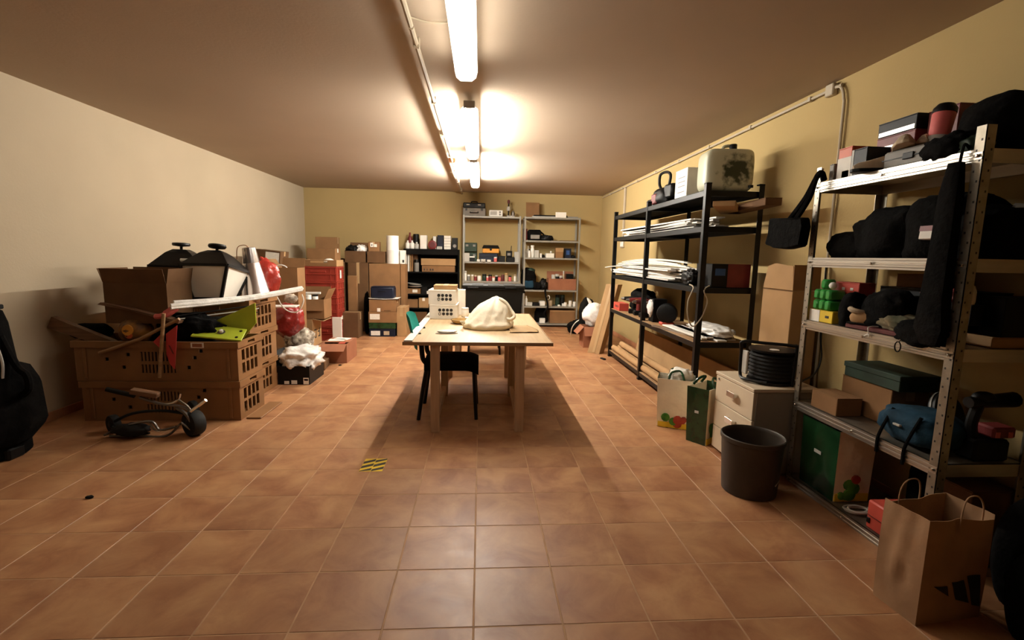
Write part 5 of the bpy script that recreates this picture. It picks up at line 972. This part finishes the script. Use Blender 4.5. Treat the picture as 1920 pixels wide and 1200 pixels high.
# black coat hanging by the near post
t = thing('hanging_coat', 'black coat hanging along the near steel post', 'coat', (1.955, 1.945, 0))
k = MB(); rr_ = []
for zz, y0, y1, x0, x1 in ((1.83, -.035, .02, .0, .035), (1.70, -.05, .03, -.015, .035), (1.45, -.055, .035, -.02, .035), (1.25, -.06, .045, -.025, .035), (1.13, -.07, .06, -.02, .035), (1.06, -.045, .03, -.01, .03)): rr_.append([k.v(p) for p in ((x0, (y0 + y1) / 2 - .02, zz), (x0 + .008, y0, zz), (x1, y0 + .005, zz), (x1, y1 - .005, zz), (x0 + .008, y1, zz), (x0, (y0 + y1) / 2 + .02, zz))])
for A, B_ in zip(rr_, rr_[1:]):
    for j in range(6): k.f((A[j], A[(j + 1) % 6], B_[(j + 1) % 6], B_[j]))
k.f(rr_[0]); k.f(rr_[-1][::-1]); k.out('coat_body', 'black_cloth', t, 0, True); MB().tube(curve([(.02, -.02, 1.82), (.03, -.02, 1.90), (.055, -.02, 1.885)]), .006, 6).out('loop', 'black_cloth', t, 0, True)
# second shelf: black clothes
z = SZ[1] + .001
for k, (y, x, rx_, ry2, rz_, l) in enumerate(((2.62, 2.20, .16, .17, .11, 'low black garment at the far end of the second steel shelf'), (2.40, 2.20, .17, .19, .19, 'tall black folded garment in the middle of the second steel shelf'), (2.15, 2.22, .17, .18, .22, 'highest black garment heap on the second steel shelf'), (1.98, 2.24, .16, .12, .17, 'black garment at the near end of the second steel shelf'))): garment(l, (x, y, z + rz_ * .55), (rx_, ry2, rz_ * .8), 110 + k, 'black_cloth', .16, 2., 'folded_garment', 'clothing', base=z, sq=.7)
carton('small red and white carton poking out of the black clothes', 2.02, 2.06, 2.02, 2.12, z + .085, z + .145, m='white_paper', tape=None, stick=(('l', 0, 1, .6, 1., 'red_dark'),), ry=.1)
garment('grey folded towel at the near end of the second steel shelf', (2.33, 1.92, z + .18), (.09, .06, .05), 118, 'grey_l', .3, 2.6, 'towel', 'towel')
# third shelf
z = SZ[2] + .001
t = thing('foil_pack', 'pack of shiny green foil packets on a yellow box', 'packets', (2.065, 2.70, z + .072))
for i in range(3):
    for j in range(2): MB().box(-.05, .05, -.07 + i * .048, -.025 + i * .048, j * .062, j * .062 + .058).out('packet', 'green_bright', t, .010, True)
MB().box(-.03, .04, .0, .045, .124, .18).out('packet', 'green_bright', t, .010, True)
carton('yellow and white box under the green foil packets', 2.02, 2.14, 2.60, 2.79, z, z + .07, m='yellow', tape=None, stick=(('l', .55, 1., 0, 1, 'white_paper'), ('l', .15, .3, .4, .6, 'print')))
carton('red box with white dots behind the green foil packets', 2.12, 2.22, 2.55, 2.76, z + .075, z + .24, m='red_box', tape=None, stick=(('l', .2, .3, .72, .82, 'white_paper'), ('l', .2, .3, .5, .6, 'white_paper'), ('l', .5, .6, .72, .82, 'white_paper'), ('l', .5, .6, .5, .6, 'white_paper')))
carton('dark box supporting the red dotted box', 2.15, 2.26, 2.53, 2.78, z, z + .073, m='black_plastic', tape=None)
solo(MB().lathe([(.001, -.021), (.012, -.0175), (.0185, -.01), (.0213, 0), (.0185, .01), (.012, .0175), (.001, .021)], n=18, cap=False), 'golf_ball', 'white_plastic', 'white golf ball resting on the green foil packets', 'ball', (2.05, 2.66, z + .218), 0, None, 0, 2)
garment('black boot next to the green foil packets', (2.08, 2.52, z + .08), (.07, .06, .11), 121, 'black_cloth', .12, 2, 'boot', 'shoe', base=z)
carton('large black case lying behind on the third steel shelf', 2.20, 2.40, 2.0, 2.50, z + .0, z + .23, m='black_plastic', tape=None, name='black_case', cat='case'); carton('dark brown carton on the large black case', 2.24, 2.38, 2.2, 2.44, z + .232, z + .30, m='card_d', tape=None, rz=.1)
garment('black cloth draped in front of the large black case', (2.12, 2.34, z + .10), (.08, .13, .11), 122, 'black_cloth', .18, 2, 'dark_cloth', 'cloth', base=z + .0)
solo(MB().box(-.07, .05, -.21, .19, 0, .022), 'maroon_tray', 'maroon', 'maroon tray lying along the edge of the third steel shelf', 'tray', (2.085, 2.30, z), .02, None, .004)
t = thing('slipper', 'fleece lined tan slipper on the maroon tray', 'slipper', (2.075, 2.41, z + .024), .5); MB().blob((0, 0, .035), (.045, .085, .038), 12, .06, 2, base=0, sub=3, sq=.8).out('upper', 'card_l', t, 0, 2); MB().tube([(.04 * math.cos(a), .05 + .035 * math.sin(a), .072 + .008 * math.sin(a)) for a in [q * math.pi / 8 for q in range(16)]], .014, 8, True).out('fleece_cuff', 'beige', t, 0, True); MB().box(-.045, .045, -.085, .085, 0, .01).out('sole', 'black_plastic', t, .004)
garment('camouflage cloth crumpled on the maroon tray', (2.10, 2.20, z + .055), (.07, .12, .045), 124, 'camo', .3, 2.8, 'camouflage_cloth', 'cloth', base=z + .024)
t = thing('shoe_lace', 'white shoe lace hanging over the third shelf edge', 'lace'); yq = sy(1628, 605, 1.995); MB().tube(curve([(2.06, yq, z + .028), (2.0, yq, z + .026), (1.992, yq - .01, z - .005), (1.99, yq + .01, z - .022), (1.991, yq - .015, z - .01), (1.99, yq - .02, z - .025)]), .003, 5).out('lace', 'white_plastic', t, 0, True)
garment('black gloves slumping over the edge of the third steel shelf', (2.03, 2.03, z + .035), (.06, .13, .06), 125, 'black_cloth', .22, 2.2, 'gloves', 'gloves', base=z - .05)
t = thing('key_ring', 'metal ring hanging from the black gloves', 'ring'); q = P(1683, 650, X=1.975); MB().tube([(q.x, q.y + .016 * math.cos(a), q.z + .024 * math.sin(a)) for a in [k * math.pi / 9 for k in range(18)]], .003, 6, True).out('ring', 'black_metal', t, 0, True); MB().tube([(q.x + .02, q.y - .01, q.z + .05), (q.x, q.y, q.z + .024)], .004, 6).out('clip', 'chrome', t, 0, True)
t = carton('black box with white lettering on the third steel shelf', 2.13, 2.19, 1.93, 2.16, z + .09, z + .18, m='black_plastic', tape=None)
for k in range(6): MB().box(-.0315, -.03, .085 - k * .013, .095 - k * .013, .02 - .0012 * k, .034 - .0012 * k).box(-.0318, -.0315, .088 - k * .013, .0915 - k * .013, .024 - .0012 * k, .034 - .0012 * k).out('lettering', 'sticker', t)
garment('dark red cloth on the lettered black box', (2.16, 2.08, z + .215), (.05, .10, .03), 127, 'red_dark', .3, 2.6, 'red_cloth', 'cloth', base=z + .181)
t = thing('white_jar', 'frosted white jar beside the hanging coat', 'jar', (2.14, 1.97, z + .182)); MB().lathe([(.03, 0), (.032, .01), (.032, .055), (.024, .08), (.008, .09)], n=18).out('body', 'lampglass', t, 0, True)
t = thing('logo_box', 'black box with a round logo at the near end of the third steel shelf', 'box', (2.31, 1.905, z + .05)); MB().box(-.10, .11, -.04, .06, 0, .17).out('body', 'black_plastic', t, .003); lg = MB(TRS((.03, -.0412, .055), 0, math.pi / 2)); lg.tube([(.021 * math.cos(a), .021 * math.sin(a), 0) for a in [k * math.pi / 10 for k in range(20)]], .0018, 5, True); lg.out('logo_ring', 'grey', t); MB(TRS((.03, -.041, .055), 0, math.pi / 2)).prism([(-.012, -.003, 0), (.014, -.003, 0), (.014, -.010, 0), (.030, 0, 0), (.014, .010, 0), (.014, .003, 0), (-.012, .003, 0)], (0, 0, .0012)).out('logo_arrow', 'grey', t)
carton('tan flat carton under the black logo box', 2.19, 2.42, 1.88, 2.0, z, z + .048, m='card_l', tape=None)
# fourth shelf
z = SZ[3] + .001
carton('small brown box at the far end of the fourth steel shelf', 2.02, 2.17, 2.49, 2.70, z, z + .105, m='card', tape=None); carton('larger brown box with a taped end on the fourth steel shelf', 2.19, 2.40, 2.33, 2.68, z, z + .20, m='card')
t = thing('lidded_box', 'dark green box with a lid on the larger brown box', 'box', (2.29, 2.48, z + .203), .0); MB().box(-.11, .11, -.20, .18, 0, .08).out('body', 'green_dark', t, .003); MB().box(-.115, .115, -.205, .185, .055, .085).out('lid', 'green_dark', t, .003)
t = thing('sleeping_bag', 'dark blue rolled bag with straps on the fourth steel shelf', 'bag', (2.15, 2.10, z)); MB().blob((0, 0, .085), (.13, .17, .085), 131, .13, 2., base=0, sq=.75).out('body', 'blue_cloth', t, 0, 2)
for y in (-.09, .06): MB().tube(curve([(-.10, y, .16), (-.14, y, .08), (-.155, y + .01, .01), (-.157, y + .01, -.04), (-.155, y + .012, -.07)]), .008, 6).out('strap', 'black_cloth', t, 0, True)
MB().box(-.137, -.12, -.02, .02, .09, .10).out('buckle', 'grey_l', t, .002)
t = thing('round_case', 'black round case leaning behind the blue rolled bag', 'case', (2.33, 2.16, z)); MB(TRS((0, 0, .12), .3, 1.2)).lathe([(.10, -.02), (.115, -.01), (.115, .02), (.09, .03)], n=28).out('shell', 'black_plastic', t, 0, True); MB(TRS((0, 0, .12), .3, 1.2)).lathe([(.118, -.003), (.119, .006)], n=28, cap=False).out('zip_ring', 'grey', t, 0, True)
t = thing('cordless_tool', 'black cordless tool at the near end of the fourth steel shelf', 'power tool', (2.31, 1.93, z + .0)); MB().tube([(-.13, 0, .26), (.10, .01, .27)], [.025, .035], 12).out('barrel', 'black_plastic', t, 0, True); MB().tube(curve([(-.08, 0, .25), (-.10, 0, .16), (-.08, 0, .08)]), .022, 8).out('grip', 'black_plastic', t, 0, True); MB().blob((-.06, 0, .285), (.05, .03, .025), 5, .1, 2, sub=3).out('top_cover', 'black_plastic', t, 0, 2); MB().box(-.12, .05, -.05, .05, 0, .10).out('battery_base', 'black_plastic', t, .012); MB().box(-.05, .06, -.055, .03, .11, .16).out('red_panel', 'red_dark', t, .008)
for x in (-.04, .02): MB().box(x, x + .02, -.0575, -.055, .115, .14).out('terminal', 'pink', t)
# bottom shelf
z = SZ[4] + .001
grocery('green sided grocery bag standing on the bottom steel shelf', (2.135, 2.60, z), .21, .29, .42, 0, .012)
coil('loose pale ringed cable coil on the bottom steel shelf', (2.09, 2.345, z), .065, 4, .006, 'grey_l', seed=3); coil('black cable coil behind the pale ringed coil', (2.26, 2.33, z), .075, 5, .008, 'black_plastic', seed=5, squash=.9)
t = thing('red_tool_case', 'bright red plastic case on the bottom steel shelf behind the paper bag', 'case', (2.11, 2.12, z)); MB().box(-.09, .09, -.11, .09, 0, .15).out('body', 'red_box', t, .008, True); MB().box(-.093, -.09, -.10, .08, .07, .075).out('seam', 'red_dark', t); MB().box(-.096, -.09, .06, .08, .03, .06).out('latch', 'black_plastic', t, .002); MB().box(-.096, -.09, -.08, -.06, .03, .06).out('latch', 'black_plastic', t, .002)
carton('large dark carton at the back of the bottom steel shelf', 2.20, 2.42, 1.87, 2.09, z, z + .36, m='card_d', tape=None)
garment('black rucksack standing at the back of the bottom steel shelf', (2.34, 2.20, z + .2), (.07, .09, .22), 134, 'black_cloth', .1, 2, 'black_rucksack', 'bag', base=z)
# paper bag in front of the rack
t = thing('paper_bag', 'brown paper bag with three black slanted stripes on the floor', 'bag', (1.86, 1.70, 0), .12); a, b2, h = .155, .09, .44
def pside(p, q, n_, nm):
    def fn(u, v):
        x = p.lerp(q, u); c_ = noise.noise(V((u * 3 + n_.x * 4, v * 4, n_.y * 3 + 2))) * .022 * (1 - abs(2 * u - 1)) * min(1, v * 3); bulge = 1 + .02 * math.sin(v * 3)
        return V((x.x * bulge + n_.x * c_, x.y * bulge + n_.y * c_, h * v - .02 * v * u * abs(n_.y)))
    if nm == 'front_panel': globals()['PF'] = fn
    k = MB(); nu, nv = 12, 14; g = [[k.v(fn(i / nu, j / nv)) for j in range(nv + 1)] for i in range(nu + 1)]; gi = [[k.v(fn(i / nu, j / nv) - n_ * .002) for j in range(nv + 1)] for i in range(nu + 1)]
    for i in range(nu):
        for j in range(nv): k.f((g[i][j], g[i + 1][j], g[i + 1][j + 1], g[i][j + 1])); k.f((gi[i][j], gi[i][j + 1], gi[i + 1][j + 1], gi[i + 1][j]))
        k.f((g[i][nv], g[i + 1][nv], gi[i + 1][nv], gi[i][nv]))
    return k.out(nm, 'kraft', t, 0, True)
A, B2, C2, D2 = V((-a, -b2, 0)), V((a, -b2, 0)), V((a, b2, 0)), V((-a, b2, 0))
pside(A, B2, V((0, -1, 0)), 'front_panel'); pside(B2, C2, V((1, 0, 0)), 'gusset'); pside(C2, D2, V((0, 1, 0)), 'back_panel'); pside(D2, A, V((-1, 0, 0)), 'gusset'); MB().box(-a, a, -b2, b2, .0, .003).out('bottom', 'kraft', t)
def bagpt(x, zz): return PF((x + a) / (2 * a), zz / h) + V((0, -.0015, 0))
for c4 in (((-.10, .168), (-.04, .168), (-.012, .112), (-.06, .142)), ((-.022, .182), (.045, .182), (.092, .072), (.022, .095)), ((.062, .196), (.125, .196), (.148, .05), (.106, .062))):
    k = MB(); g = [[k.v(bagpt(*(V(c4[0]).lerp(V(c4[1]), i / 5).lerp(V(c4[3]).lerp(V(c4[2]), i / 5), j / 6)))) for j in range(7)] for i in range(6)]
    for i in range(5):
        for j in range(6): k.f((g[i][j], g[i + 1][j], g[i + 1][j + 1], g[i][j + 1]))
    k.out('stripe', 'print', t)
for s, x in ((-1, .05), (1, -.04)): MB().tube(curve([(x - .05, s * b2 * .95, h - .06), (x - .05, s * b2 * .95, h + .03), (x - .025, s * b2 * .9, h + .075), (x + .025, s * b2 * .9, h + .075), (x + .05, s * b2 * .95, h + .03), (x + .05, s * b2 * .95, h - .06)]), .003, 6).out('handle', 'kraft', t, 0, True)
garment('black sports bag on the floor at the bottom right corner', (2.10, 1.50, .17), (.10, .09, .20), 140, 'black_cloth', .06, 1.4, 'sports_bag', 'bag', base=0, sq=1.)
garment('dark grey bag pushed against the rack at the right edge', (2.27, 1.68, .22), (.12, .09, .26), 141, 'black_cloth', .06, 1.5, 'dark_bag', 'bag', base=0, sq=.9)
t = thing('mains_cable', 'thin black cord hanging from behind the steel rack to the cabinet', 'cord'); MB().tube(curve([P(1549, 500, X=2.44), P(1539, 620, X=2.44), P(1540, 670, X=2.40), P(1528, 700, X=2.3), P(1505, 714, X=2.12), P(1494, 718, X=2.02)]), .006, 6).out('cord', 'black_plastic', t, 0, True)
